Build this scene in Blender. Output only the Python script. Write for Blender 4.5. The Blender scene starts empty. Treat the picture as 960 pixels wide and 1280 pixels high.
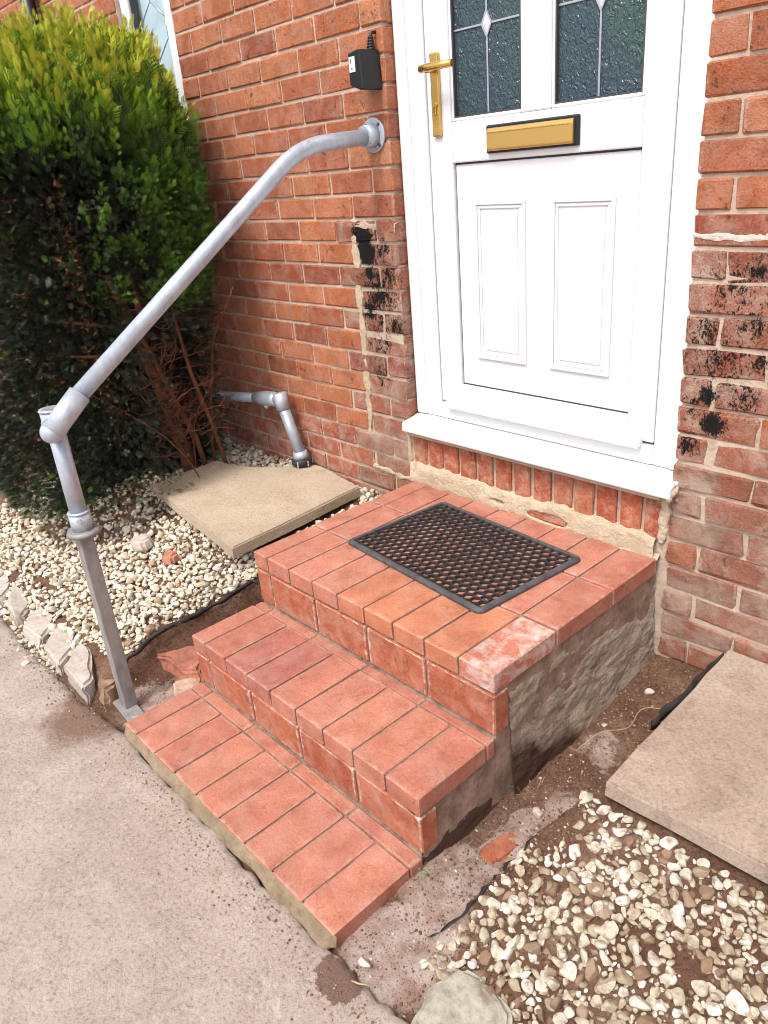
import bpy, bmesh, math, random
import numpy as np
from mathutils import Vector, Matrix

R = math.radians
rnd = random.Random(11)
scene = bpy.context.scene
COL = scene.collection

# ------------------------------------------------------------------ camera
cam_d = bpy.data.cameras.new('camera')
cam_d.sensor_fit = 'VERTICAL'
cam_d.sensor_height = 24.0
cam_d.lens = 24.0 * 948.82 / 1280.0
cam_d.clip_start = 0.02
cam_d.clip_end = 500
cam = bpy.data.objects.new('camera', cam_d)
cam.location = (1.81627, -1.06926, 1.41191)
cam.rotation_euler = (1.1433196, 0.0812700, 0.8239954)
COL.objects.link(cam)
scene.camera = cam

# ------------------------------------------------------------------ world and sun
SUN_EL, SUN_AZ = 58.0, 170.0          # azimuth: compass angle from +Y towards +X
world = bpy.data.worlds.new('World')
scene.world = world
world.use_nodes = True
wn = world.node_tree
wn.nodes.clear()
w_out = wn.nodes.new('ShaderNodeOutputWorld')
w_bg = wn.nodes.new('ShaderNodeBackground')
w_hs = wn.nodes.new('ShaderNodeHueSaturation')
w_sky = wn.nodes.new('ShaderNodeTexSky')
w_sky.sky_type = 'NISHITA'
w_sky.sun_disc = False
w_sky.sun_elevation = R(SUN_EL)
w_sky.sun_rotation = R(SUN_AZ)
w_sky.air_density = 1.0
w_sky.dust_density = 4.0
w_sky.ozone_density = 1.0
w_hs.inputs['Saturation'].default_value = 0.45
w_bg.inputs['Strength'].default_value = 0.15
wn.links.new(w_sky.outputs['Color'], w_hs.inputs['Color'])
wn.links.new(w_hs.outputs['Color'], w_bg.inputs['Color'])
wn.links.new(w_bg.outputs['Background'], w_out.inputs['Surface'])

sun_d = bpy.data.lights.new('sun', 'SUN')
sun_d.energy = 1.5
sun_d.angle = R(14)
sun_d.color = (1.0, 0.95, 0.88)
sun = bpy.data.objects.new('sun', sun_d)
az = R(SUN_AZ)
to_sun = Vector((math.sin(az) * math.cos(R(SUN_EL)), math.cos(az) * math.cos(R(SUN_EL)), math.sin(R(SUN_EL))))
sun.rotation_euler = to_sun.to_track_quat('Z', 'Y').to_euler()
sun.location = to_sun * 8
COL.objects.link(sun)

scene.view_settings.view_transform = 'Standard'
scene.view_settings.look = 'None'
scene.view_settings.gamma = 1.0
scene.view_settings.use_curve_mapping = False
scene.view_settings.exposure = 0.80
scene.cycles.filter_width = 1.0
scene.cycles.max_bounces = 6
scene.cycles.diffuse_bounces = 3
scene.cycles.glossy_bounces = 3
scene.cycles.transmission_bounces = 5
scene.cycles.caustics_reflective = False
scene.cycles.caustics_refractive = False

# ------------------------------------------------------------------ helpers: objects
def finish(o, label=None, cat=None, group=None, kind=None):
    if label: o['label'] = label
    if cat: o['category'] = cat
    if group: o['group'] = group
    if kind: o['kind'] = kind
    return o

def link(name, me, parent=None, **kw):
    o = bpy.data.objects.new(name, me)
    COL.objects.link(o)
    if parent is not None:
        o.parent = parent
        if parent.type == 'EMPTY':
            o.matrix_parent_inverse = Matrix.Translation(-parent.location)
            if parent.rotation_euler.z:
                o.matrix_parent_inverse = (Matrix.Translation(parent.location) @ parent.rotation_euler.to_matrix().to_4x4()).inverted()
    return finish(o, **kw)

def thing(name, loc, label, cat, group=None):
    o = bpy.data.objects.new(name, None)
    o.empty_display_size = 0.1
    o.location = loc
    COL.objects.link(o)
    return finish(o, label, cat, group)

def from_np(name, v, f, mat, smooth=False, sharp=None, attr=None):
    me = bpy.data.meshes.new(name)
    v = np.asarray(v, np.float32)
    f = np.asarray(f, np.int32)
    n, k = f.shape
    me.vertices.add(len(v)); me.vertices.foreach_set('co', v.ravel())
    me.loops.add(n * k); me.loops.foreach_set('vertex_index', f.ravel())
    me.polygons.add(n)
    me.polygons.foreach_set('loop_start', np.arange(0, n * k, k, dtype=np.int32))
    me.polygons.foreach_set('loop_total', np.full(n, k, np.int32))
    me.update(calc_edges=True)
    if attr is not None:
        for an, arr in attr.items():
            a = me.attributes.new(an, 'FLOAT', 'POINT')
            a.data.foreach_set('value', np.asarray(arr, np.float32))
    if smooth:
        me.polygons.foreach_set('use_smooth', np.ones(n, bool))
        if sharp: me.set_sharp_from_angle(angle=R(sharp))
    me.materials.append(mat)
    return me

class MB:
    """collects shapes in one bmesh"""
    def __init__(self): self.bm = bmesh.new()
    def box(self, x0, x1, y0, y1, z0, z1, bev=0.0, seg=1, rot=None, jit=0.0, r=None):
        t = bmesh.new()
        bmesh.ops.create_cube(t, size=1.0)
        c = Vector(((x0+x1)/2, (y0+y1)/2, (z0+z1)/2))
        bmesh.ops.scale(t, vec=(abs(x1-x0), abs(y1-y0), abs(z1-z0)), verts=t.verts)
        if bev > 0:
            bmesh.ops.bevel(t, geom=t.edges[:], offset=bev, segments=seg, affect='EDGES', profile=0.5)
        if jit:
            for v in t.verts: v.co += Vector((r.uniform(-jit, jit), r.uniform(-jit, jit), r.uniform(-jit, jit)))
        if rot is not None: bmesh.ops.rotate(t, cent=(0,0,0), matrix=rot, verts=t.verts)
        bmesh.ops.translate(t, vec=c, verts=t.verts)
        self.merge(t); return self
    def merge(self, t):
        me = bpy.data.meshes.new('t'); t.to_mesh(me); t.free()
        self.bm.from_mesh(me); bpy.data.meshes.remove(me)
    def tube(self, pts, rad, seg=20, cap=True):
        pts = [Vector(p) for p in pts]
        rads = rad if isinstance(rad, (list, tuple)) else [rad] * len(pts)
        bm = self.bm; rings = []
        d = (pts[1] - pts[0]).normalized()
        up = Vector((0, 0, 1)) if abs(d.z) < 0.9 else Vector((1, 0, 0))
        n = d.cross(up).normalized()
        for i, p in enumerate(pts):
            if i == 0: d2 = (pts[1] - pts[0])
            elif i == len(pts) - 1: d2 = (pts[-1] - pts[-2])
            else: d2 = (pts[i+1] - pts[i]).normalized() + (pts[i] - pts[i-1]).normalized()
            d2.normalize()
            n = (n - d2 * n.dot(d2)).normalized()
            b = d2.cross(n)
            rings.append([bm.verts.new(p + (n * math.cos(2*math.pi*k/seg) + b * math.sin(2*math.pi*k/seg)) * rads[i]) for k in range(seg)])
        for a, c in zip(rings, rings[1:]):
            for k in range(seg):
                f = bm.faces.new((a[k], a[(k+1) % seg], c[(k+1) % seg], c[k])); f.smooth = True
        if cap:
            bm.faces.new(list(reversed(rings[0]))); bm.faces.new(rings[-1])
        return self
    def prism(self, poly, axis, a, b, bev=0.0):
        """poly: 2-D outline extruded along axis ('x','y','z') from a to b"""
        def P(q, s):
            return {'x': (s, q[0], q[1]), 'y': (q[0], s, q[1]), 'z': (q[0], q[1], s)}[axis]
        t = bmesh.new()
        A = [t.verts.new(P(q, a)) for q in poly]; B = [t.verts.new(P(q, b)) for q in poly]
        t.faces.new(A); t.faces.new(B)
        n = len(poly)
        for i in range(n): t.faces.new((A[i], A[(i+1) % n], B[(i+1) % n], B[i]))
        bmesh.ops.recalc_face_normals(t, faces=t.faces)
        if bev: bmesh.ops.bevel(t, geom=t.edges[:], offset=bev, segments=1, affect='EDGES')
        self.merge(t); return self
    def ball(self, c, r, sub=2, scale=(1,1,1)):
        t = bmesh.new()
        bmesh.ops.create_icosphere(t, subdivisions=sub, radius=r)
        bmesh.ops.scale(t, vec=scale, verts=t.verts)
        bmesh.ops.translate(t, vec=c, verts=t.verts)
        for f in t.faces: f.smooth = True
        self.merge(t); return self
    def mesh(self, name, mat):
        me = bpy.data.meshes.new(name)
        bmesh.ops.recalc_face_normals(self.bm, faces=self.bm.faces)
        self.bm.to_mesh(me); self.bm.free()
        me.materials.append(mat)
        return me
    def obj(self, name, mat, parent=None, **kw):
        return link(name, self.mesh(name, mat), parent, **kw)

def smooth_path(pts, rad, n=8):
    """round the inner corners of a polyline"""
    pts = [Vector(p) for p in pts]; out = [pts[0]]
    for a, b, c in zip(pts, pts[1:], pts[2:]):
        u = (a - b); v = (c - b)
        k = min(rad, u.length * .45, v.length * .45)
        p0 = b + u.normalized() * k; p1 = b + v.normalized() * k
        for i in range(n + 1):
            t = i / n
            out.append((1-t)**2 * p0 + 2*t*(1-t) * b + t*t * p1)
    out.append(pts[-1]); return out

# ------------------------------------------------------------------ helpers: noise
def _h(ix, iy, s):
    v = np.sin(ix * 127.1 + iy * 311.7 + s * 74.7) * 43758.5453
    return v - np.floor(v)
def vn(x, y, s=0.0):
    x = np.asarray(x, float); y = np.asarray(y, float)
    ix, iy = np.floor(x), np.floor(y); fx, fy = x - ix, y - iy
    fx = fx*fx*(3-2*fx); fy = fy*fy*(3-2*fy)
    return ((_h(ix,iy,s)*(1-fx) + _h(ix+1,iy,s)*fx)*(1-fy) + (_h(ix,iy+1,s)*(1-fx) + _h(ix+1,iy+1,s)*fx)*fy) * 2 - 1
def fbm(x, y, s=0.0, o=4):
    t = 0; a = 1.0; n = 0
    for i in range(o):
        t = t + a * vn(x * 2**i, y * 2**i, s + i * 9.1); n += a; a *= .5
    return t / n

# ------------------------------------------------------------------ helpers: materials
class NT:
    def __init__(self, name):
        self.m = bpy.data.materials.new(name); self.m.use_nodes = True
        self.t = self.m.node_tree; self.n = self.t.nodes
        self.b = self.n['Principled BSDF']
        self.pos = self.n.new('ShaderNodeNewGeometry').outputs['Position']
    def new(self, k): return self.n.new(k)
    def L(self, a, b): self.t.links.new(a, b)
    def scale_pos(self, sc):
        mp = self.new('ShaderNodeMapping'); self.L(self.pos, mp.inputs['Vector'])
        mp.inputs['Scale'].default_value = sc; return mp.outputs['Vector']
    def noise(self, scale, detail=4, rough=.55, vec=None, dist=0.0):
        t = self.new('ShaderNodeTexNoise'); t.inputs['Scale'].default_value = scale
        t.inputs['Detail'].default_value = detail; t.inputs['Roughness'].default_value = rough
        t.inputs['Distortion'].default_value = dist
        self.L(vec or self.pos, t.inputs['Vector']); return t.outputs['Fac']
    def voro(self, scale, vec=None, feat='F1'):
        t = self.new('ShaderNodeTexVoronoi'); t.inputs['Scale'].default_value = scale; t.feature = feat
        self.L(vec or self.pos, t.inputs['Vector']); return t
    def ramp(self, fac, stops, interp='LINEAR'):
        r = self.new('ShaderNodeValToRGB'); r.color_ramp.interpolation = interp
        e = r.color_ramp.elements
        while len(e) > 1: e.remove(e[-1])
        for i, (p, c) in enumerate(stops):
            el = e[0] if i == 0 else e.new(p)
            el.position = p
            c = (c, c, c) if not isinstance(c, (tuple, list)) else c
            el.color = (*c, 1)
        self.L(fac, r.inputs['Fac']); return r.outputs['Color']
    def mix(self, fac, a, b, mode='MIX'):
        m = self.new('ShaderNodeMix'); m.data_type = 'RGBA'; m.blend_type = mode
        for s, v in ((m.inputs['Factor'], fac), (m.inputs['A'], a), (m.inputs['B'], b)):
            if hasattr(v, 'links'): self.L(v, s)
            elif isinstance(v, (int, float)): s.default_value = v if s.type == 'VALUE' else (v, v, v, 1)
            else: s.default_value = (*v, 1)
        return m.outputs['Result']
    def math(self, op, a, b=0.0, clamp=False):
        m = self.new('ShaderNodeMath'); m.operation = op; m.use_clamp = clamp
        for s, v in ((m.inputs[0], a), (m.inputs[1], b)):
            if hasattr(v, 'links'): self.L(v, s)
            else: s.default_value = v
        return m.outputs[0]
    def rand(self): return self.new('ShaderNodeObjectInfo').outputs['Random']
    def attr(self, n):
        a = self.new('ShaderNodeAttribute'); a.attribute_name = n; return a.outputs['Fac']
    def xyz(self):
        s = self.new('ShaderNodeSeparateXYZ'); self.L(self.pos, s.inputs[0]); return s.outputs
    def spot(self, c, r):
        """1 at a world point falling to 0 at the distance r"""
        d = self.new('ShaderNodeVectorMath'); d.operation = 'DISTANCE'
        self.L(self.pos, d.inputs[0]); d.inputs[1].default_value = c
        return self.math('SUBTRACT', 1.0, self.math('DIVIDE', d.outputs['Value'], r), clamp=True)
    def bump(self, h, dist, strength=1.0, prev=None):
        b = self.new('ShaderNodeBump'); b.inputs['Distance'].default_value = dist; b.inputs['Strength'].default_value = strength
        self.L(h, b.inputs['Height'])
        if prev is not None: self.L(prev, b.inputs['Normal'])
        return b.outputs['Normal']
    def done(self, color=None, rough=None, normal=None, metal=None, spec=None):
        b = self.b
        for k, v in (('Base Color', color), ('Roughness', rough), ('Normal', normal), ('Metallic', metal), ('Specular IOR Level', spec)):
            if v is None: continue
            if hasattr(v, 'links'): self.L(v, b.inputs[k])
            elif isinstance(v, (tuple, list)): b.inputs[k].default_value = (*v, 1)
            else: b.inputs[k].default_value = v
        return self.m

def plain(name, col, rough=.5, metal=0.0, bump=None, var=0.0, vscale=20):
    t = NT(name)
    c = col
    if var:
        n = t.noise(vscale, 5, .6)
        c = t.ramp(n, [(.3, tuple(x*(1-var) for x in col)), (.7, tuple(min(1, x*(1+var)) for x in col))])
    nm = t.bump(t.noise(bump[0], 4), bump[1]) if bump else None
    return t.done(c, rough, nm, metal)

def brick_mat(name, stops, bloom=.0, pits=.5, rough=.85, tar=None, bloom_col=(.62,.52,.45), bumpd=.004, bloom_scale=14, edge=(.58,.45,.37), edge_amt=.5, grain=.5, dirt=.3):
    t = NT(name)
    base = t.ramp(t.rand(), stops)
    # slow tonal drift, gritty grain, pores
    base = t.mix(t.ramp(t.noise(13, 6, .65), [(.38, 0.0), (.70, .75)]), base, t.mix(1.0, base, (.58, .50, .46), 'MULTIPLY'))
    base = t.mix(t.ramp(t.noise(26, 5, .65, dist=.3), [(.50, 0.0), (.72, .6)]), base, t.mix(1.0, base, (1.22, 1.40, 1.45), 'MULTIPLY'))
    g = t.noise(190, 4, .75)
    base = t.mix(t.ramp(g, [(.36, grain), (.50, 0.0)]), base, t.mix(1.0, base, (.45, .38, .36), 'MULTIPLY'))
    base = t.mix(t.ramp(g, [(.54, 0.0), (.70, grain)]), base, t.mix(1.0, base, (1.5, 1.75, 1.85), 'MULTIPLY'))
    pn = t.ramp(t.noise(40, 7, .75, dist=.8), [(.60, 0.0), (.655, pits)])
    base = t.mix(pn, base, (.09, .028, .018))
    if bloom:
        bn = t.ramp(t.noise(bloom_scale, 7, .7, dist=.4), [(.44, 0.0), (.66, bloom)])
        base = t.mix(bn, base, bloom_col)
    if dirt:
        base = t.mix(t.ramp(t.noise(6, 7, .7), [(.52, 0.0), (.72, dirt)]), base, (.13, .065, .042))
    # lime and wear along the arrises
    tc = t.new('ShaderNodeTexCoord'); sp = t.new('ShaderNodeSeparateXYZ'); t.L(tc.outputs['Generated'], sp.inputs[0])
    d = [t.math('SUBTRACT', .5, t.math('ABSOLUTE', t.math('SUBTRACT', sp.outputs[k], .5))) for k in range(3)]
    med = t.math('MAXIMUM', t.math('MINIMUM', d[0], d[1]), t.math('MINIMUM', t.math('MAXIMUM', d[0], d[1]), d[2]))
    em = t.ramp(t.math('ADD', med, t.math('MULTIPLY', t.math('SUBTRACT', t.noise(38, 6, .7), .5), .22)), [(-.0, edge_amt), (.045, 0.0)])
    base = t.mix(em, base, edge)
    nm = t.bump(t.noise(48, 7, .75), bumpd)
    nm = t.bump(g, bumpd * .35 + .0006, prev=nm)
    nm = t.bump(pn, -.0025, prev=nm)
    ro = rough
    if tar:
        mk = None
        for c, r, gg in tar:
            q = t.math('MULTIPLY', t.spot(c, r), gg)
            mk = q if mk is None else t.math('MAXIMUM', mk, q)
        tn = t.math('ADD', t.math('MULTIPLY', t.noise(1.0, 6, .80, vec=t.scale_pos((60, 60, 36)), dist=.9), .62), t.math('MULTIPLY', t.noise(1.0, 4, .8, vec=t.scale_pos((190, 190, 110))), .38))
        mk = t.ramp(t.math('ADD', mk, t.math('MULTIPLY', t.math('SUBTRACT', tn, .18), 1.55)), [(.81, 0.0), (.88, 1.0)])
        base = t.mix(mk, base, (.006, .0055, .0055))
        ro = t.ramp(mk, [(0, rough), (1, .75)])
        nm = t.bump(mk, .006, prev=nm)
    return t.done(base, ro, nm, spec=.3)

def stone_mat(name, stops, dirt=(.20,.10,.06), dirt_amt=.5, use_attr=True):
    t = NT(name)
    f = t.attr('tint') if use_attr else t.rand()
    c = t.ramp(f, stops)
    n = t.noise(55, 5, .65)
    c = t.mix(t.ramp(n, [(.45, 0.0), (.66, dirt_amt)]), c, dirt)
    c = t.mix(t.ramp(t.noise(170, 5, .8), [(.60, 0.0), (.68, .7)]), c, tuple(x * .55 for x in dirt))
    c = t.mix(t.ramp(t.noise(130, 4, .6), [(.3, .35), (.6, 0.0)]), c, t.mix(1.0, c, (.66,.6,.52), 'MULTIPLY'))
    nm = t.bump(t.noise(120, 5, .65), .002)
    return t.done(c, .82, nm)

M = {}
M['brick'] = brick_mat('wall_brick', [(0, (.30,.078,.040)), (.2, (.44,.132,.058)), (.45, (.53,.180,.078)), (.65, (.48,.160,.075)), (.8, (.39,.110,.055)), (1, (.57,.225,.108))], pits=.8, bloom=.20, bumpd=.007, dirt=.35)
M['brick_dark'] = brick_mat('weathered_wall_brick', [(0, (.36,.09,.048)), (.5, (.45,.14,.075)), (1, (.48,.175,.105))], bloom=.5, pits=.65, bumpd=.008, edge_amt=.8, dirt=.4)
TL = [((-.250,.72,1.195), .085, .85), ((-.235,.72,1.145), .075, .85), ((-.225,.72,1.085), .06, .6), ((-.16,.72,1.16), .12, .42), ((-.245,.72,.955), .07, .62), ((-.13,.72,1.07), .11, .42),
      ((-.19,.72,1.02), .24, .44), ((-.12,.72,.905), .10, .46), ((-.2,.72,.87), .22, .40), ((-.22,.72,.74), .16, .36)]
TR = [((1.010,.72,.765), .062, .66), ((.995,.72,.835), .052, .60), ((1.03,.72,1.1), .20, .36), ((1.08,.72,1.13), .10, .42), ((.98,.72,.99), .16, .37), ((1.11,.72,.93), .07, .46),
      ((1.08,.72,.84), .10, .42), ((.95,.72,.70), .10, .40), ((1.02,.72,.92), .26, .36), ((1.09,.72,1.02), .14, .39), ((.96,.72,.80), .10, .40)]
M['brick_tar'] = brick_mat('tar_stained_brick', [(0, (.40,.12,.07)), (.5, (.49,.175,.105)), (1, (.52,.22,.15))], bloom=.85, pits=.8, tar=TL + TR, bumpd=.014, edge_amt=1.0, edge=(.62,.51,.40), bloom_scale=11, bloom_col=(.60,.45,.36), dirt=.45)
M['brick_pale'] = brick_mat('dusty_lower_brick', [(0, (.40,.15,.095)), (.5, (.47,.21,.14)), (1, (.50,.185,.11))], bloom=.92, pits=.7, bumpd=.014, bloom_col=(.56,.43,.34), bloom_scale=9, edge_amt=1.0, edge=(.58,.47,.37), dirt=.5)
M['soldier'] = brick_mat('soldier_brick', [(0, (.42,.085,.045)), (.5, (.50,.12,.06)), (1, (.52,.15,.08))], bloom=.5, pits=.3, bumpd=.006, bloom_col=(.60,.50,.36), bloom_scale=30)
M['tread'] = brick_mat('step_brick', [(0, (.395,.140,.096)), (.35, (.445,.168,.114)), (.7, (.47,.182,.120)), (1, (.43,.172,.124))], bloom=.26, pits=.22, rough=.85, bumpd=.002, bloom_col=(.58,.38,.30), edge_amt=.30, grain=.42, dirt=.16)
M['tread_orange'] = brick_mat('orange_step_brick', [(0, (.46,.165,.090)), (1, (.51,.195,.105))], bloom=.18, pits=.2, rough=.85, bumpd=.002, bloom_col=(.60,.43,.34), edge_amt=.3, grain=.4, dirt=.14)
M['tread_mauve'] = brick_mat('mauve_step_brick', [(0, (.36,.122,.092)), (1, (.40,.142,.108))], bloom=.30, pits=.25, rough=.85, bumpd=.002, bloom_col=(.52,.33,.29), edge_amt=.3, grain=.42, dirt=.2)
M['tread_dusty'] = brick_mat('cement_smeared_brick', [(0, (.46,.16,.105)), (1, (.46,.16,.105))], bloom=.95, pits=.05, rough=.85, bumpd=.002, bloom_col=(.56,.47,.43), bloom_scale=20)
M['riser'] = brick_mat('riser_brick', [(0, (.34,.090,.044)), (.5, (.40,.115,.056)), (1, (.43,.138,.070))], bloom=.42, pits=.35, rough=.75, bumpd=.0025, bloom_col=(.56,.37,.29), edge_amt=.8, edge=(.60,.50,.44), dirt=.3)

def mortar_mat(name, a, b, dark=(.2,.15,.11), amt=.4, bd=.006):
    t = NT(name)
    c = t.ramp(t.noise(22, 5, .6), [(.3, a), (.7, b)])
    c = t.mix(t.ramp(t.noise(60, 6, .7), [(.52, 0.0), (.72, amt)]), c, dark)
    nm = t.bump(t.noise(70, 6, .7), bd)
    nm = t.bump(t.noise(300, 3, .7), .0015, prev=nm)
    return t.done(c, .92, nm)
def wall_mortar():
    t = NT('wall_mortar')
    c = t.ramp(t.noise(22, 5, .6), [(.3, (.42,.31,.235)), (.7, (.60,.485,.385))])
    c = t.mix(t.ramp(t.noise(60, 6, .7), [(.52, 0.0), (.72, .35)]), c, (.26,.19,.14))
    mk = None
    for p, r, g in TL + TR:
        q = t.math('MULTIPLY', t.spot(p, r), g); mk = q if mk is None else t.math('MAXIMUM', mk, q)
    tn = t.math('ADD', t.math('MULTIPLY', t.noise(1.0, 6, .80, vec=t.scale_pos((60, 60, 36)), dist=.9), .62), t.math('MULTIPLY', t.noise(1.0, 4, .8, vec=t.scale_pos((190, 190, 110))), .38))
    c = t.mix(t.ramp(t.math('ADD', mk, t.math('MULTIPLY', t.math('SUBTRACT', tn, .18), 1.55)), [(.90, 0.0), (.97, 1.0)]), c, (.006,.009,.009))
    nm = t.bump(t.noise(70, 6, .7), .006)
    return t.done(c, .92, nm)
M['mortar'] = wall_mortar()
M['mortar_cream'] = mortar_mat('cream_mortar', (.55,.43,.29), (.68,.57,.42), (.30,.22,.15), .35, .012)
M['mortar_step'] = mortar_mat('step_mortar', (.16,.095,.065), (.40,.28,.21), (.07,.04,.03), .6)
M['mortar_tan'] = mortar_mat('tan_bedding_mortar', (.30,.215,.13), (.46,.35,.235), (.15,.09,.055), .55, .02)

# rough concrete side of the steps: grey above, soil-soaked below (a tide line with its own shape)
def side_mat():
    t = NT('rough_concrete')
    c = t.ramp(t.noise(11, 7, .75), [(.30, (.33,.245,.18)), (.44, (.46,.36,.275)), (.56, (.54,.435,.34)), (.70, (.62,.52,.42))])
    c = t.mix(t.ramp(t.noise(120, 4, .75), [(.50, 0.0), (.66, .6)]), c, (.16,.105,.07))
    c = t.mix(t.ramp(t.noise(1.0, 5, .7, vec=t.scale_pos((20, 7, 60))), [(.58, 0.0), (.66, .55)]), c, (.12,.07,.045))
    x, y, z = t.xyz()
    hgt = t.math('ADD', z, t.math('MULTIPLY', y, .38))
    hgt = t.math('ADD', hgt, t.math('MULTIPLY', t.math('SUBTRACT', t.noise(9, 5, .65), .5), .22))
    wet = t.ramp(hgt, [(.085, 1.0), (.15, 0.0)])
    c = t.mix(wet, c, (.085,.040,.024))
    c = t.mix(t.ramp(t.noise(40, 6, .7), [(.60, 0.0), (.7, .45)]), c, (.14,.08,.05))
    hh = t.noise(1.0, 6, .7, vec=t.scale_pos((40, 22, 60)))
    nm = t.bump(hh, .013)
    nm = t.bump(t.noise(150, 5, .8), .007, prev=nm)
    return t.done(c, .92, nm)
M['side'] = side_mat()

def path_mat():
    t = NT('worn_concrete_path')
    c = t.ramp(t.noise(2.2, 7, .65), [(.32, (.38,.305,.26)), (.52, (.47,.385,.335)), (.70, (.54,.455,.40))])
    c = t.mix(t.ramp(t.noise(8, 7, .7), [(.54, 0.0), (.70, .55)]), c, (.60,.52,.47))
    c = t.mix(t.ramp(t.noise(4.3, 7, .7, dist=.5), [(.56, 0.0), (.70, .35)]), c, (.30,.215,.175))
    g = t.noise(120, 5, .8)
    c = t.mix(t.ramp(g, [(.34, .75), (.47, 0.0)]), c, (.17,.115,.09))
    c = t.mix(t.ramp(g, [(.55, 0.0), (.70, .7)]), c, (.66,.58,.52))
    c = t.mix(t.ramp(t.noise(42, 6, .8), [(.62, 0.0), (.67, .8)]), c, (.13,.085,.065))
    # scuffs of pale cement and a few cracks
    c = t.mix(t.ramp(t.noise(1.0, 6, .7, vec=t.scale_pos((4, 9, 4)), dist=1.2), [(.64, 0.0), (.69, .55)]), c, (.64,.57,.50))
    wv = t.new('ShaderNodeVectorMath'); wv.operation = 'ADD'; wn_ = t.new('ShaderNodeTexNoise'); wn_.inputs['Scale'].default_value = 6
    sc_ = t.new('ShaderNodeVectorMath'); sc_.operation = 'SCALE'; sc_.inputs['Scale'].default_value = .22
    t.L(t.pos, wn_.inputs['Vector']); t.L(wn_.outputs['Color'], sc_.inputs[0]); t.L(t.pos, wv.inputs[0]); t.L(sc_.outputs[0], wv.inputs[1])
    cr = t.voro(1.25, wv.outputs[0], 'DISTANCE_TO_EDGE').outputs['Distance']
    ck = t.math('MULTIPLY', t.ramp(cr, [(.0, .8), (.007, 0.0)]), t.ramp(t.noise(5, 4, .6), [(.63, 0.0), (.68, 1.0)]))
    c = t.mix(ck, c, (.12,.08,.06))
    # damp earth trodden on to the concrete
    c = t.mix(t.ramp(t.math('ADD', t.spot((.96,-.56,-.04), .11), t.math('MULTIPLY', t.noise(26, 6, .7), .9)), [(.98, 0.0), (1.06, .8)]), c, (.15,.075,.048))
    c = t.mix(t.ramp(t.math('ADD', t.spot((-.22,-.56,-.05), .24), t.math('MULTIPLY', t.noise(20, 6, .7), .8)), [(.72, 0.0), (1.0, .8)]), c, (.19,.10,.065))
    x, y, z = t.xyz()
    nm = t.bump(t.noise(20, 6, .65), .006)
    nm = t.bump(g, .007, prev=nm)
    nm = t.bump(ck, -.004, prev=nm)
    return t.done(c, .93, nm, spec=.25)
M['path'] = path_mat()

def soil_mat():
    t = NT('red_brown_soil')
    c = t.ramp(t.noise(7, 7, .7), [(.33, (.15,.073,.045)), (.52, (.25,.138,.092)), (.68, (.36,.235,.17))])
    c = t.mix(t.ramp(t.noise(110, 5, .8), [(.38, .7), (.5, 0.0)]), c, (.06,.028,.018))
    # dried mortar droppings along the right side of the steps, and the sandy hollow on the left
    droppings = [((.985,-.44,-.05), .17, 1.0), ((1.00,-.33,-.05), .13, .9), ((.94,-.27,-.05), .12, .95), ((.955,-.16,-.05), .09, .8), ((1.0,-.09,-.04), .12, .85),
                 ((.985,.02,-.03), .08, .8), ((1.03,.08,-.03), .10, .62), ((1.0,.3,0), .14, .45), ((1.02,-.2,-.05), .07, .6), ((-.18,-.36,-.05), .15, .62), ((-.16,-.25,-.05), .12, .62)]
    mk = None
    for p, r, g in droppings:
        s = t.math('MULTIPLY', t.spot(p, r), g); mk = s if mk is None else t.math('MAXIMUM', mk, s)
    mk = t.math('ADD', mk, t.math('MULTIPLY', t.noise(12, 6, .65, dist=.5), .9))
    c = t.mix(t.ramp(mk, [(.70, 0.0), (.76, .80), (.90, 1.0)]), c, t.ramp(t.noise(20, 5, .6), [(.35, (.42,.27,.21)), (.6, (.64,.52,.47))]))
    c = t.mix(t.ramp(t.noise(90, 5, .7), [(.55, 0.0), (.75, .5)]), c, (.07,.03,.018))
    c = t.mix(t.ramp(t.noise(160, 3, .7), [(.66, 0.0), (.72, .7)]), c, (.36,.27,.20))
    nm = t.bump(t.noise(30, 6, .7), .012)
    nm = t.bump(t.noise(110, 6, .8), .012, prev=nm)
    return t.done(c, .95, nm, spec=.2)
M['soil'] = soil_mat()

def slab_mat(name, a, b, stain):
    t = NT(name)
    c = t.ramp(t.noise(3.5, 7, .65), [(.34, a), (.64, b)])
    c = t.mix(t.ramp(t.noise(9, 7, .75, dist=.5), [(.50, 0.0), (.66, .65)]), c, stain)
    g = t.noise(150, 5, .8)
    c = t.mix(t.ramp(g, [(.36, .6), (.48, 0.0)]), c, tuple(x * .45 for x in stain))
    c = t.mix(t.ramp(g, [(.55, 0.0), (.70, .55)]), c, tuple(min(1, x * 1.4) for x in b))
    c = t.mix(t.ramp(t.noise(36, 6, .8), [(.635, 0.0), (.67, .75)]), c, tuple(x * .3 for x in stain))
    c = t.mix(t.ramp(t.noise(2.2, 6, .7), [(.55, 0.0), (.72, .35)]), c, (.22,.19,.13))
    nm = t.bump(g, .004)
    nm = t.bump(t.noise(14, 5, .65), .004, prev=nm)
    return t.done(c, .9, nm, spec=.25)
M['slab_buff'] = slab_mat('buff_paving', (.46,.365,.265), (.55,.45,.34), (.41,.315,.22))
M['slab_grey'] = slab_mat('grey_paving', (.36,.275,.215), (.50,.40,.325), (.27,.18,.135))

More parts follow.
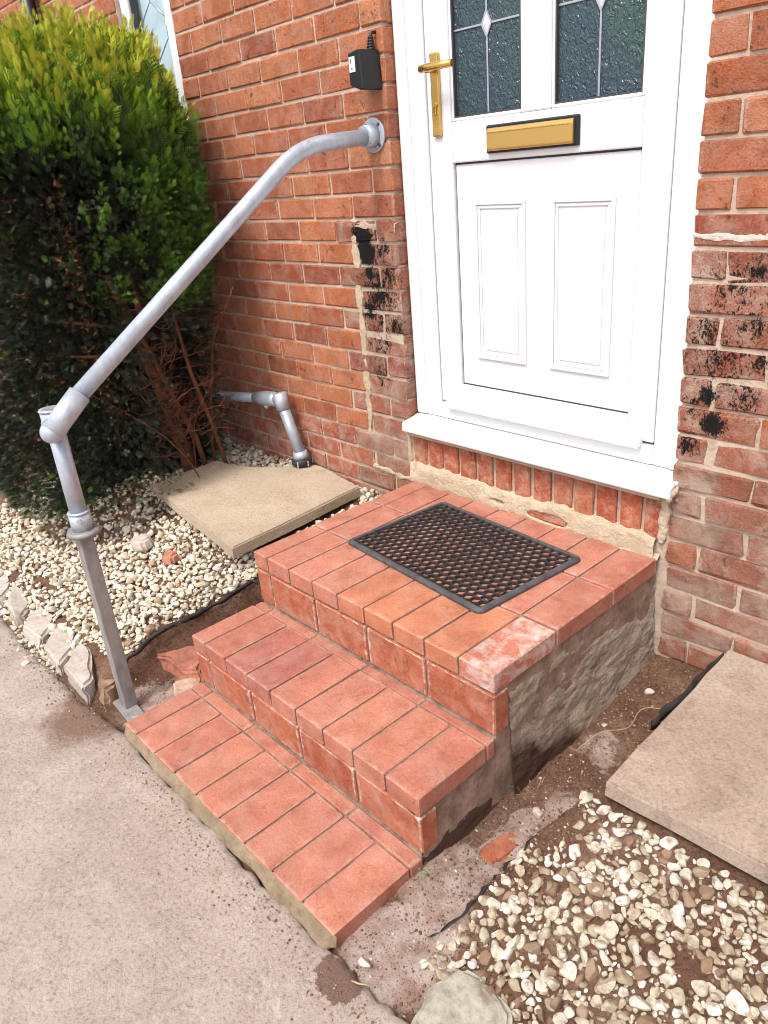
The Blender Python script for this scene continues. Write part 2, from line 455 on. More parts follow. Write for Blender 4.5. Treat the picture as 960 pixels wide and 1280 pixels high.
M['gravel_pale'] = stone_mat('pale_limestone_chips', [(0, (.26,.15,.10)), (.08, (.40,.29,.19)), (.16, (.54,.46,.34)), (.45, (.64,.57,.45)), (.8, (.72,.66,.55)), (1, (.78,.74,.66))], dirt=(.40,.30,.19), dirt_amt=.5)
M['gravel_right'] = stone_mat('muddy_limestone_chips', [(0, (.17,.095,.062)), (.16, (.28,.19,.13)), (.28, (.36,.30,.21)), (.5, (.48,.435,.34)), (.8, (.58,.54,.46)), (1, (.66,.63,.58))], dirt=(.24,.16,.09), dirt_amt=.85)
M['crumb'] = stone_mat('earth_crumbs', [(0, (.09,.04,.024)), (.5, (.20,.11,.07)), (.8, (.33,.22,.155)), (.93, (.50,.42,.34)), (1, (.62,.56,.48))], dirt=(.15,.08,.05), dirt_amt=.5)
M['sett'] = stone_mat('pale_granite', [(0, (.42,.375,.335)), (1, (.52,.475,.435))], dirt=(.33,.22,.16), dirt_amt=.55, use_attr=False)
M['boulder'] = stone_mat('grey_green_rock', [(0, (.34,.32,.26)), (1, (.38,.36,.30))], dirt=(.20,.19,.14), dirt_amt=.8, use_attr=False)
M['white_stone'] = plain('chalky_stone', (.52,.46,.41), .85, bump=(90, .002), var=.15, vscale=60)
M['terracotta'] = plain('terracotta_shard', (.40,.15,.10), .85, bump=(90, .003), var=.3, vscale=40)

M['upvc'] = plain('white_upvc', (.70,.71,.735), .28)
M['upvc_sill'] = plain('white_upvc_sill', (.71,.71,.73), .35, var=.03, vscale=40)
M['seal'] = plain('grey_gasket', (.05,.05,.055), .6)
M['brass'] = plain('polished_brass', (.70,.44,.13), .24, .9)
M['brass_flap'] = plain('brushed_brass', (.62,.40,.13), .38, .75)
M['black_plastic'] = plain('black_plastic', (.006,.006,.010), .5)
M['sticker'] = plain('white_sticker', (.75,.75,.75), .5)
M['grey_print'] = plain('grey_print', (.12,.12,.13), .6)
M['lead'] = plain('lead_came', (.42,.44,.50), .35, .5)
M['bevel_glass'] = plain('bevelled_jewel_glass', (.60,.62,.72), .08)
M['rubber'] = plain('black_rubber', (.022,.021,.022), .62, bump=(120, .001), var=.4, vscale=25)
M['rubber_edge'] = plain('dusty_rubber', (.060,.058,.062), .6, bump=(140, .001), var=.45, vscale=30)
M['membrane'] = plain('weed_membrane', (.030,.025,.022), .8, bump=(300, .001))
M['interior'] = plain('dim_hall', (.09,.135,.15), .8)
M['curtain'] = plain('pale_curtain', (.66,.76,.82), .8)
M['downpipe'] = plain('black_downpipe', (.015,.014,.014), .4)
M['lime'] = plain('chalk_lime', (.56,.50,.44), .9, bump=(60, .006), var=.2, vscale=40)

def galv(name, a, b, metal=.55, rough=.42):
    t = NT(name)
    n = t.noise(1.0, 5, .65, vec=t.scale_pos((30, 30, 12)))
    c = t.ramp(n, [(.3, a), (.7, b)])
    c = t.mix(t.ramp(t.noise(70, 6, .7), [(.60, 0.0), (.70, .55)]), c, (.16,.15,.15))
    c = t.mix(t.ramp(t.noise(25, 6, .75, dist=1), [(.62, 0.0), (.68, .5)]), c, (.70,.71,.73))
    ro = t.ramp(t.noise(40, 5, .6), [(.3, rough - .08), (.7, rough + .14)])
    return t.done(c, ro, t.bump(t.noise(120, 4), .0007), metal)
M['galv'] = galv('galvanised_tube', (.34,.39,.46), (.50,.55,.62), .4, .38)
M['galv_fit'] = galv('galvanised_fitting', (.38,.43,.50), (.52,.57,.64), .35, .42)
M['stake'] = galv('weathered_steel_section', (.20,.19,.18), (.34,.33,.32), .25, .6)

def obscure_glass():
    t = NT('obscure_glass')
    b = t.b
    col = t.ramp(t.noise(3.5, 2), [(.35, (.060,.095,.150)), (.65, (.075,.145,.140))])  # blue-green of reflected surroundings put into the glass colour
    t.L(col, b.inputs['Base Color'])
    b.inputs['Transmission Weight'].default_value = .45
    b.inputs['IOR'].default_value = 1.5
    h = t.noise(1.0, 2, .5, vec=t.scale_pos((75, 75, 55)), dist=1.4)
    return t.done(None, .06, t.bump(h, .007))
M['glass'] = obscure_glass()
tg = NT('window_glass')
_tr = tg.new('ShaderNodeBsdfTransparent'); _tr.inputs['Color'].default_value = (.93,.97,.98,1)
_gl = tg.new('ShaderNodeBsdfGlossy'); _gl.inputs['Roughness'].default_value = .03
_lw = tg.new('ShaderNodeLayerWeight'); _lw.inputs['Blend'].default_value = .5
_fac = tg.math('ADD', .05, tg.math('MULTIPLY', tg.math('POWER', _lw.outputs['Facing'], 4.0), .9), clamp=True)
_mx = tg.new('ShaderNodeMixShader'); tg.L(_fac, _mx.inputs[0]); tg.L(_tr.outputs[0], _mx.inputs[1]); tg.L(_gl.outputs[0], _mx.inputs[2])
tg.L(_mx.outputs[0], tg.n['Material Output'].inputs['Surface'])
M['clear_glass'] = tg.m

def leaf_mat():
    t = NT('conifer_foliage')
    a = t.attr('tint')
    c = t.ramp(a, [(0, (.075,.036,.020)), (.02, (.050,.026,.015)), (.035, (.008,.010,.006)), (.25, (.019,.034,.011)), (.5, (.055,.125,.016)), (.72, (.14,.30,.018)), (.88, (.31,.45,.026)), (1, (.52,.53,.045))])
    c = t.mix(t.ramp(t.noise(30, 3), [(.4, 0.0), (.7, .4)]), c, t.mix(1.0, c, (.55,.6,.5), 'MULTIPLY'))
    t.b.inputs['Subsurface Weight'].default_value = 0
    return t.done(c, .5)
M['leaf'] = leaf_mat()
M['bark'] = plain('red_brown_bark', (.17,.062,.028), .85, bump=(60, .006), var=.5, vscale=35)
M['twig'] = plain('dry_red_twig', (.13,.045,.026), .8, var=.4, vscale=30)
M['weed'] = plain('weed_green', (.10,.20,.04), .6)
M['straw'] = plain('dry_straw', (.42,.32,.18), .8)
M['dead_leaf'] = plain('dead_leaf_red', (.36,.075,.03), .7)

# ------------------------------------------------------------------ bricks (shared meshes)
_bc = {}
def brick_mesh(lx, ly, lz, mat, rough=.0012, bev=.0035, nvar=5):
    key = (round(lx, 3), round(ly, 3), round(lz, 3), mat.name)
    if key not in _bc:
        _bc[key] = []
        for k in range(nvar):
            m = MB(); m.box(-lx/2, lx/2, -ly/2, ly/2, -lz/2, lz/2, bev=bev, jit=rough, r=rnd)
            _bc[key].append(m.mesh('brick', mat))
    return rnd.choice(_bc[key])

def brick(parent, x0, x1, y0, y1, z0, z1, mat, rough=.0012, bev=.0035, tilt=.0, name='brick', off=.0):
    me = brick_mesh(x1-x0, y1-y0, z1-z0, mat, rough, bev)
    o = bpy.data.objects.new(name, me); COL.objects.link(o)
    o.parent = parent
    o.matrix_parent_inverse = Matrix.Translation(-parent.location)
    o.location = ((x0+x1)/2, (y0+y1)/2 + off, (z0+z1)/2)
    o.rotation_euler = (rnd.uniform(-tilt, tilt), rnd.uniform(-tilt, tilt), rnd.uniform(-tilt, tilt))
    return o

# ================================================================== GROUND
def lerp_tab(v, tab):
    xs = [a for a, b in tab]; ys = [b for a, b in tab]
    return np.interp(v, xs, ys)
MEM_L = [(-.60,-.34), (-.42,-.33), (-.365,-.335), (-.236,-.335), (-.087,-.25), (.065,-.20), (.12,-.085), (.2,-.05)]   # (y, x) left bed edge
EDGE_R = [(-.6,1.03), (-.36,1.035), (-.30,1.06), (-.05,1.05), (.10,1.085), (.16,1.13), (.75,1.13)]                     # (y, x) right bed edge
def sstep(a, b, v):
    t = np.clip((v - a) / (b - a), 0, 1); return t*t*(3-2*t)
def bed_left(y):  return lerp_tab(y, [(-.62,-.06), (-.53,-.045), (-.45,-.005), (-.3,.055), (.1,.185), (.4,.215), (.75,.235)])
def bed_right(y): return lerp_tab(y, [(-.62,-.06), (-.45,-.045), (-.36,-.03), (-.2,.02), (.1,.085), (.75,.10)])
def soil_h(x, y):
    x = np.asarray(x, float); y = np.asarray(y, float)
    wob = .018 * fbm(x * 9, y * 9, 3.0)
    xl = lerp_tab(y, MEM_L) + wob
    fl = np.interp(y, [-.6, -.3, 0, .3], [-.065, -.06, -.03, .1])
    zl = np.where(True, fl + (bed_left(y) - fl) * (1 - sstep(xl - .01, xl + .045, x)), 0)
    xr = lerp_tab(y, EDGE_R) + wob
    fr = np.interp(y, [-.6, -.50, -.30, -.1, .3, .75], [-.075, -.045, -.030, -.045, -.02, .045])
    fr = fr - .018 * np.exp(-((x - .925) / .03) ** 2) * sstep(-.30, -.15, y)
    zr = fr + (bed_right(y) - fr) * sstep(xr - .03, xr + .02, x)
    z = np.where(x < .4, zl, zr)
    return z + .007 * fbm(x * 14, y * 14, 1.0) + .003 * fbm(x * 50, y * 50, 2.0)

def grid_mesh(name, xs, ys, hf, mat):
    X, Y = np.meshgrid(xs, ys); Z = hf(X, Y)
    v = np.stack([X, Y, Z], -1).reshape(-1, 3)
    nx, ny = len(xs), len(ys)
    i = np.arange((ny-1) * (nx-1)); r = i // (nx-1); c = i % (nx-1)
    a = r * nx + c
    f = np.stack([a, a+1, a+1+nx, a+nx], -1)
    return from_np(name, v, f, mat, smooth=True)
xs = np.concatenate([np.arange(-3.2, -1.5, .04), np.arange(-1.5, -.06, .012), np.arange(-.06, .86, .08), np.arange(.86, 1.75, .011), np.arange(1.76, 3.4, .05)])
ys = np.arange(-.64, .76, .012)
link('soil', grid_mesh('soil', xs, ys, soil_h, M['soil']), kind='structure', label='red brown soil around the steps and under the gravel')

EDGE_P = [(-60,-.545), (-1.0,-.548), (-.34,-.550), (-.2,-.535), (-.09,-.526), (.90,-.526), (.95,-.520), (1.03,-.52), (1.1,-.515), (1.35,-.46), (60,-.46)]
def path_mesh():
    px = np.concatenate([[-60,-30,-15,-8,-5], np.arange(-3.5, 2.2, .012), [2.5,3.5,5,8,15,30,60]])
    tt = np.concatenate([[0, .002], np.linspace(.01, .9, 75), [1.0,1.2,1.5,2,3,4,6,10,20,40,80]])
    X, T = np.meshgrid(px, tt)
    e = lerp_tab(X, EDGE_P) + .016 * fbm(X * 11, X * 0 + 2, 5.0, 4) * np.exp(-T * 4) + .006 * vn(X * 60, X * 0, 3.0) * np.exp(-T * 12)
    Y = e - T
    near = np.clip(1 - np.abs(T) / 3, 0, 1)
    Z = -.021 + (.004 * fbm(X * 3, Y * 3, 7.0) + .0022 * fbm(X * 22, Y * 22, 8.0)) * near
    Z = Z - .022 * np.exp(-T / .006) - .004 * np.exp(-T / .04)
    v = np.stack([X, Y, Z], -1).reshape(-1, 3)
    nx, ny = len(px), len(tt)
    i = np.arange((ny-1) * (nx-1)); r = i // (nx-1); c = i % (nx-1); a = r * nx + c
    f = np.stack([a, a+nx, a+1+nx, a+1], -1)
    return from_np('path', v, f, M['path'], smooth=True)
link('path', path_mesh(), kind='structure', label='worn pinkish grey concrete path in front of the steps')
g = MB(); g.box(-80, 80, -80, 80, -.30, -.16)
g.obj('ground', M['soil'], kind='structure', label='bare earth beyond the path')

# ================================================================== HOUSE WALL
WY = .72
WX0, WX1 = -.078, .915            # door opening
Z0, PITCH, BL = 1.1044, .0762, .216
wall = thing('brick_house_wall', (-.6, .80, .2), 'red brick front wall of the house with pale mortar joints', 'wall')
back = MB()
WIN = (-1.715, -1.27, 1.40, 2.52)
for (a, b, c, d) in ((-4.2, WIN[0], -.25, 3.0), (WIN[0], WIN[1], -.25, WIN[2]), (WIN[0], WIN[1], WIN[3], 3.0), (WIN[1], WX0 - .011, -.25, 3.0),
                     (WX1 + .011, 3.6, -.25, 3.0), (WX0 - .0109, WX1 + .0109, 2.42, 3.0), (WX0 - .0109, WX1 + .0109, -.25, .53)):
    back.box(a, b, WY + .0055, WY + .10, c, d)
back.box(-4.2, 3.6, WY + .0056, WY + .10, 3.0, 5.2)
back.obj('mortar', M['mortar'], wall)

CM = cam.matrix_world if False else None
bpy.context.view_layer.update()
CMI = cam.matrix_world.inverted()
def to_px(p):
    q = CMI @ Vector(p)
    if q.z > -.05: return (-9999, -9999)
    return (480 + 948.82 * q.x / -q.z, 640 - 948.82 * q.y / -q.z)
def seen(x, y, z, m=45):
    u, v = to_px((x, y, z)); return -m < u < 960 + m and -m < v < 1280 + m

rest = MB()
def wall_brick(x0, x1, k):
    z0 = Z0 + k * PITCH + .0043; z1 = z0 + PITCH - .0086
    j = .0040
    a, b = x0 + j, x1 - j
    if b - a < .02: return
    xm, zm = (a+b)/2, (z0+z1)/2
    low = zm < .66
    mat = M['brick']
    rough = .0016
    if -.295 < xm < WX0 + .01 and -8.2 <= k <= 1: mat, rough = M['brick_tar'], .004
    elif WX1 < xm < 1.26 and -6.5 <= k <= 0: mat, rough = M['brick_tar'], .004
    elif xm > WX1 and k < -6: mat, rough = M['brick_pale'], .005
    elif WX1 < xm and k <= 1: mat, rough = M['brick_dark'], .003
    elif low and xm > -.32: mat, rough = M['brick_pale'], .004
    elif k < -8: mat, rough = M['brick_dark'], .002
    vis = seen(xm, WY, zm) and (xm > -1.5 or zm > 1.8)
    off = rnd.uniform(-.0018, .0018) + (.0008 if mat in (M['brick_tar'],) else 0)
    if vis:
        worn = mat in (M['brick_pale'], M['brick_tar'])
        brick(wall, a, b, WY, WY + .06, z0, z1, mat, rough, .006 if worn else .004, tilt=.010 if worn else .004, off=off + (rnd.uniform(-.003, .002) if worn else 0))
    else:
        rest.box(a, b, WY + off, WY + .05, z0, z1)

for k in range(-16, 25):
    zc = Z0 + (k + .5) * PITCH
    even = k % 2 == 0
    x = -.29 if even else -.18
    segs = [(x, WX0)]
    while x > -3.9:
        w = BL + rnd.uniform(-.004, .004); segs.append((x - w, x)); x -= w
    if even: segs2 = [(WX1, 1.005)]; xr = 1.005
    else: segs2 = [(WX1, 1.125)]; xr = 1.125
    while xr < 3.3:
        w = BL + rnd.uniform(-.004, .004); segs2.append((xr, xr + w)); xr += w
    segs3 = []
    if zc > 2.45:
        xo = WX0
        while xo < WX1 - .02: segs3.append((xo, min(xo + BL, WX1))); xo += BL
    for a, b in segs + segs2 + segs3:
        if WIN[2] - .02 < zc < WIN[3] + .02:
            if a >= WIN[0] - .002 and b <= WIN[1] + .002: continue
            if a < WIN[1] < b: a = WIN[1]
            if a < WIN[0] < b: b = WIN[0]
        wall_brick(a, b, k)
rest.obj('brickwork', M['brick'], wall, kind='stuff')

# brick-on-edge course under the door sill
for i in range(13):
    x0 = WX0 + .004 + i * .0762; x1 = x0 + .0762
    brick(wall, x0 + .006, x1 - .006, WY - .004 + rnd.uniform(-.002, .002), WY + .06, .405 + rnd.uniform(-.006, .004), .545, M['soldier'], .003, .004, tilt=.008)

# lumpy mortar left where the old porch was cut away
def rough_sheet(name, u0, u1, v0, v1, n, m, fn, mat, parent):
    us = np.linspace(u0, u1, n); vs = np.linspace(v0, v1, m)
    U, V = np.meshgrid(us, vs)
    P = fn(U, V)
    v = np.stack(P, -1).reshape(-1, 3)
    i = np.arange((m-1)*(n-1)); r = i // (n-1); c = i % (n-1); a = r*n + c
    f = np.stack([a, a+1, a+1+n, a+n], -1)
    return link(name, from_np(name, v, f, mat, smooth=True, sharp=50), parent)
def band(u, v):
    top = .428 + .020 * fbm(u * 12, u * 0 + .5, 4.0, 4) - .010 * u
    z = .335 + (top - .335) * v
    y = WY - .006 - .012 * (1 - (2 * v - 1) ** 4) - .007 * fbm(u * 14, z * 22, 2.0, 5)
    y = np.where(v > .985, WY + .02, y)
    # a broken hollow with the core showing
    hole = np.exp(-(((u - .52) / .10) ** 2 + ((z - .372) / .020) ** 2) * 1.3) * (1 + .5 * fbm(u * 25, z * 30, 8.0))
    hole = np.maximum(hole, .8 * np.exp(-(((u - .33) / .035) ** 2 + ((z - .378) / .012) ** 2)))
    y = y + .045 * np.clip(hole - .35, 0, .6)
    return u, y, z
rough_sheet('cream_render', WX0 - .002, WX1 - .028, 0, 1, 170, 22, band, M['mortar_cream'], wall)
b_ = MB(); b_.box(.43, .60, WY - .0165, WY + .02, .358, .389, .006, 2, jit=.002, r=rnd); b_.obj('brick', M['brick_dark'], wall)

def ridge(name, pts, w, h, seed, mat, flip=False):
    """uneven bead of mortar following a line on the wall face"""
    P = [Vector(p) for p in pts]; L = [0]
    for a, b in zip(P, P[1:]): L.append(L[-1] + (b - a).length)
    n = max(8, int(L[-1] / .006))
    def f(u, v):
        s = u * L[-1]
        x = np.interp(s, L, [p.x for p in P]); y = np.interp(s, L, [p.y for p in P]); z = np.interp(s, L, [p.z for p in P])
        dx = np.gradient(x[0]); dz = np.gradient(z[0]); ln = np.sqrt(dx*dx + dz*dz) + 1e-9
        nx, nz = -dz / ln, dx / ln
        ww = w * np.clip(1 + .75 * fbm(s * 34, s * 0, seed, 5), .2, 2); o = .22 * w * fbm(s * 26, s * 0 + 3, seed + 4, 4)
        t = (v - .5) * ww + o
        hh = h * np.clip(1 - np.abs(2 * v - 1) ** 3, 0, 1) * (1 + .7 * fbm(s * 40, v * 3, seed + 2, 4))
        hh = np.where((v < .01) | (v > .99), -.012, hh)
        return x + nx * t, y - hh, z + nz * t
    return rough_sheet(name, 0, 1, 0, 1, n, 9, f, mat, wall)
ridge('mortar_scar', [(-.292, WY, 1.235), (-.294, WY, .9), (-.300, WY, .45)], .036, .0016, 1.0, M['mortar_cream'])
ridge('mortar_scar', [(-.300, WY, 1.238), (-.19, WY, 1.236), (-.085, WY, 1.225)], .034, .0020, 2.0, M['mortar_cream'])
ridge('mortar_scar', [(WX1 + .006, WY, 1.206), (1.1, WY, 1.203), (1.5, WY, 1.200)], .020, .0022, 3.0, M['lime'])
ridge('mortar_scar', [(.902, WY - .002, .54), (.905, WY, .46), (.90, WY, .40)], .03, .005, 6.0, M['mortar_cream'])
ridge('mortar_scar', [(-.088, WY - .002, .545), (-.088, WY, .46), (-.086, WY, .36)], .018, .006, 7.0, M['mortar_cream'])
ridge('mortar_scar', [(-.30, WY, .36), (-.2, WY, .352), (-.085, WY, .348)], .02, .004, 8.0, M['mortar_cream'])
# reveal of the opening (returns of the wall bricks)
rev = MB()
for k in range(-8, 19):
    z0 = Z0 + k * PITCH + .005
    rev.box(WX0 - .05, WX0 - .004, WY + .0608, WY + .12, z0, z0 + PITCH - .0105, .004, jit=.0015, r=rnd)
    rev.box(WX1 + .004, WX1 + .05, WY + .0608, WY + .12, z0, z0 + PITCH - .0105, .004, jit=.0015, r=rnd)
rev.obj('door_reveal', M['brick'], wall)

# ================================================================== FRONT DOOR
FY = .765
door = thing('front_door', (.42, .79, .56), 'white panelled front door with two leaded glass panes and brass letterbox', 'door')
def door_box(name, x0, x1, z0, z1, y0, y1, mat=M['upvc'], bev=.004, seg=2, parent=door):
    m = MB(); m.box(x0, x1, y0, y1, z0, z1, bev, seg); return m.obj(name, mat, parent)
FR = .83
fr = MB()
fr.box(WX0 + .001, .036, FY, FY + .06, .600, 2.40, .005, 2)
fr.box(WX0 + .001, -.030, FY - .008, FY + .05, .602, 2.40, .005, 2)     # outer lip
fr.box(FR + .004, WX1 - .001, FY, FY + .06, .600, 2.40, .005, 2)
fr.box(FR + .055, WX1 - .001, FY - .008, FY + .05, .602, 2.40, .005, 2)
fr.box(.0362, FR + .0038, FY + .001, FY + .06, 2.33, 2.40, .005, 2)
fr.box(.0362, FR + .0038, FY - .001, FY + .06, .600, .655, .005, 2)
fr.obj('frame', M['upvc'], door)
door_box('gasket', .0345, FR + .006, .648, 2.335, FY + .022, FY + .05, M['seal'], 0)
# leaf
LX0, LX1 = .0395, FR
ly0, ly1 = FY + .004, FY + .045
leaf = MB()
leaf.box(LX0, .130, ly0, ly1, .662, 2.325, .004, 2)
leaf.box(.748, LX1, ly0, ly1, .662, 2.325, .004, 2)
leaf.box(.1302, .7478, ly0 + .0005, ly1, .662, .728, .004, 2)
leaf.box(.1302, .7478, ly0 + .0005, ly1, 1.403, 1.512, .004, 2)
leaf.box(.1302, .7478, ly0 + .0005, ly1, 2.20, 2.325, .004, 2)
leaf.box(.391, .480, ly0 + .001, ly1, 1.5122, 2.1998, .004, 2)
leaf.obj('door_leaf', M['upvc'], door)
# bottom panel and its moulded fields
panel = MB(); panel.box(.1345, .7440, FY + .014, FY + .04, .7335, 1.3975, .002)
panel = panel.obj('panel', M['upvc'], door)
g_ = MB(); g_.box(.1300, .7480, FY + .019, FY + .043, .7281, 1.4029); g_.obj('panel_gasket', M['seal'], door)
for (a, b) in ((.203, .394), (.482, .680)):
    m = MB()
    def ring(x0, x1, z0, z1, w, y0, y1):
        m.box(x0, x1, y0, y1, z1 - w, z1, .002); m.box(x0, x1, y0, y1, z0, z0 + w, .002)
        m.box(x0, x0 + w, y0 + .0003, y1, z0 + w - .002, z1 - w + .002, .002); m.box(x1 - w, x1, y0 + .0003, y1, z0 + w - .002, z1 - w + .002, .002)
    ring(a, b, .826, 1.296, .012, FY + .0060, FY + .0141)
    ring(a + .0125, b - .0125, .8385, 1.2835, .010, FY + .0095, FY + .0141)
    m.box(a + .030, b - .030, FY + .0105, FY + .0141, .856, 1.266, .003)
    m.obj('moulding', M['upvc'], panel)
# glazing beads, panes, cames
for (a, b) in ((.1302, .3908), (.4802, .7478)):
    zb, zt = 1.5124, 2.1996
    bead = MB()
    bead.box(a, a + .010, ly0 + .004, ly1, zb, zt, .003); bead.box(b - .010, b, ly0 + .004, ly1, zb, zt, .003)
    bead.box(a + .0102, b - .0102, ly0 + .004, ly1, zb, zb + .010, .003); bead.box(a + .0102, b - .0102, ly0 + .004, ly1, zt - .010, zt, .003)
    bead.obj('glazing_bead', M['upvc'], door)
    s_ = MB(); s_.box(a + .009, a + .0135, ly0 + .006, ly1 - .002, zb + .009, zt - .009); s_.box(b - .0135, b - .009, ly0 + .006, ly1 - .002, zb + .009, zt - .009)
    s_.box(a + .0137, b - .0137, ly0 + .006, ly1 - .002, zb + .009, zb + .0135)
    s_.obj('gasket', M['seal'], door)
    pane = MB(); pane.box(a + .0102, b - .0102, ly0 + .017, ly0 + .023, zb + .0102, zt - .0102)
    pane = pane.obj('pane', M['glass'], door)
    cx = (a + b) / 2; cz = 1.738
    cm = MB(); y0, y1 = ly0 + .0135, ly0 + .0165
    for s in (-1, 1):
        cm.box(cx - .0028, cx + .0028, y0, y1, (zb + .011) if s < 0 else cz + .030, cz - .030 if s < 0 else zt - .011, .001)
        e = (a + .011) if s < 0 else (b - .011)
        cm.box(min(e, cx + s * .016), max(e, cx + s * .016), y0 + .0002, y1, cz - .0028, cz + .0028, .001)
    d4 = [(cx, cz + .034), (cx + .019, cz), (cx, cz - .034), (cx - .019, cz)]
    i4 = [(cx, cz + .026), (cx + .014, cz), (cx, cz - .026), (cx - .014, cz)]
    for q in range(4):
        cm.prism([d4[q], d4[(q+1) % 4], i4[(q+1) % 4], i4[q]], 'y', y0 - .0008, y1)
    cm.obj('lead_came', M['lead'], pane)
    j = MB(); v0 = j.bm.verts.new((cx, y0 - .004, cz)); vs = [j.bm.verts.new((p[0], y0, p[1])) for p in i4]
    for q in range(4): j.bm.faces.new((v0, vs[q], vs[(q+1) % 4]))
    j.bm.faces.new(vs)
    j.obj('glass_jewel', M['bevel_glass'], pane)
# letterbox
lb = MB(); lb.box(.270, .574, FY - .006, FY + .006, 1.420, 1.492, .004, 2)
lb = lb.obj('letterbox', M['black_plastic'], door)
fl = MB(); fl.prism([(FY - .0145, 1.431), (FY - .0145, 1.474), (FY - .011, 1.4835), (FY - .005, 1.4845), (FY - .005, 1.426), (FY - .012, 1.426)], 'x', .279, .562, .0012)
fl.obj('flap', M['brass_flap'], lb)
m = MB(); m.box(.281, .555, FY - .0160, FY - .0140, 1.4305, 1.4335, .0008); m.box(.281, .555, FY - .0160, FY - .0140, 1.4715, 1.4735, .0008)
m.obj('trim_line', M['brass'], lb)
# handle
hp = MB(); hp.box(.0655, .0975, FY - .0075, FY + .0038, 1.478, 1.695, .004, 3)
hp = hp.obj('handle_plate', M['brass'], door)
lv = MB(); lv.tube([(.0815, FY - .006, 1.654), (.0815, FY - .040, 1.654)], .011, 16)
lv.tube(smooth_path([(.0815, FY - .034, 1.654), (.0815, FY - .052, 1.654), (.120, FY - .054, 1.655), (.192, FY - .050, 1.654)], .012), [.0105] * 19 + [.0095], 16) if False else \
    lv.tube([(.070, FY - .048, 1.654), (.10, FY - .052, 1.655), (.15, FY - .051, 1.655), (.192, FY - .048, 1.654)], [.0105, .011, .0105, .009], 16)
lv.obj('lever', M['brass'], hp)
kc = MB(); kc.tube([(.0815, FY - .007, 1.560), (.0815, FY - .0125, 1.560)], .0085, 16); kc.box(.0770, .0860, FY - .0125, FY - .007, 1.535, 1.556, .002)
kc.obj('lock_cylinder', M['brass'], hp)
ks = MB(); ks.box(.0805, .0825, FY - .0132, FY - .0124, 1.540, 1.560); ks.obj('keyhole', M['seal'], hp)
# weather bar and sill
wb = MB(); wb.prism([(FY + .0035, .676), (FY - .010, .674), (FY - .030, .664), (FY - .032, .652), (FY - .026, .648), (FY + .0035, .652)], 'x', .075, .800, .0015)
wb.obj('weather_bar', M['upvc'], door)
sl = MB(); sl.prism([(FY + .06, .5985), (FY - .012, .5985), (FY - .030, .594), (.682, .5865), (.675, .581), (.674, .556), (.677, .552), (.683, .552), (.686, .5565), (.74, .5575), (FY + .06, .5575)], 'x', -.075, .938, .0012)
sill = sl.obj('sill', M['upvc_sill'], door)
ec = MB()
for i in range(7):
    ec.ball((.934 + rnd.uniform(-.003, .006), .685 + i * .006 + rnd.uniform(-.004, .004), .548 + rnd.uniform(-.01, .045)), rnd.uniform(.005, .010), 1, (1, 1, 1.4))
ec.obj('sealant_lump', M['mortar_cream'], sill)
pk = MB(); pk.box(WX0 + .008, WX1 - .012, .690, .80, .5355, .5558, .003); pk.obj('packer', M['mortar'], sill)
# dim hall behind the glass
hall = MB()
for (a, b, c, d, e, f) in ((-.6, 1.5, 2.6, 2.64, .3, 2.6), (-.6, -.56, .87, 2.6, .3, 2.6), (1.46, 1.5, .87, 2.6, .3, 2.6), (-.6, 1.5, .87, 2.64, 2.56, 2.6), (-.6, 1.5, .87, 2.64, .26, .30)):
    hall.box(a, b, c, d, e, f)
hall.box(WX0 - .5, WX0 + .02, .86, .88, .3, 2.6); hall.box(WX1 - .02, WX1 + .55, .86, .88, .3, 2.6)
hall.box(-.0579, .8949, .8602, .88, 2.35, 2.6); hall.box(-.0579, .8949, .8602, .88, .3, .72)
hall.obj('hallway', M['interior'], kind='structure', label='dim hallway behind the door glass')

# ================================================================== WINDOW (behind the shrub)
win = thing('window', (-1.49, .78, 1.40), 'tall narrow white window with leaded glass behind the conifer', 'window')
m = MB(); wy = WY + .022
m.box(WIN[0] + .002, WIN[0] + .072, wy, wy + .06, WIN[2] + .003, WIN[3] - .003, .006, 2); m.box(WIN[1] - .085, WIN[1] - .002, wy, wy + .06, WIN[2] + .003, WIN[3] - .003, .006, 2)
m.box(WIN[0] + .0722, WIN[1] - .0852, wy + .0005, wy + .06, WIN[2] + .003, WIN[2] + .075, .006, 2); m.box(WIN[0] + .0722, WIN[1] - .0852, wy + .0005, wy + .06, WIN[3] - .075, WIN[3] - .003, .006, 2)
m.obj('window_frame', M['upvc'], win)
m = MB(); m.box(WIN[0] - .02, WIN[1] + .02, WY - .03, wy + .05, WIN[2] - .028, WIN[2] + .0028, .004, 2); m.obj('window_sill', M['upvc'], win)
ga, gb = WIN[0] + .0722, WIN[1] - .0852
m = MB(); m.box(ga, ga + .006, wy + .012, wy + .05, WIN[2] + .08, WIN[3] - .08); m.box(gb - .006, gb, wy + .012, wy + .05, WIN[2] + .08, WIN[3] - .08); m.obj('gasket', M['seal'], win)
m = MB(); m.box(ga + .0062, gb - .0062, wy + .028, wy + .034, WIN[2] + .0752, WIN[3] - .0752); wp = m.obj('pane', M['clear_glass'], win)
m = MB(); yy = wy + .0262
def came(p, q):
    p = Vector((p[0], yy, p[1])); q = Vector((q[0], yy, q[1])); m.tube([p, q], .0028, 6)
gx = lambda f: ga + .008 + f * (gb - ga - .016)
zz = 1.48
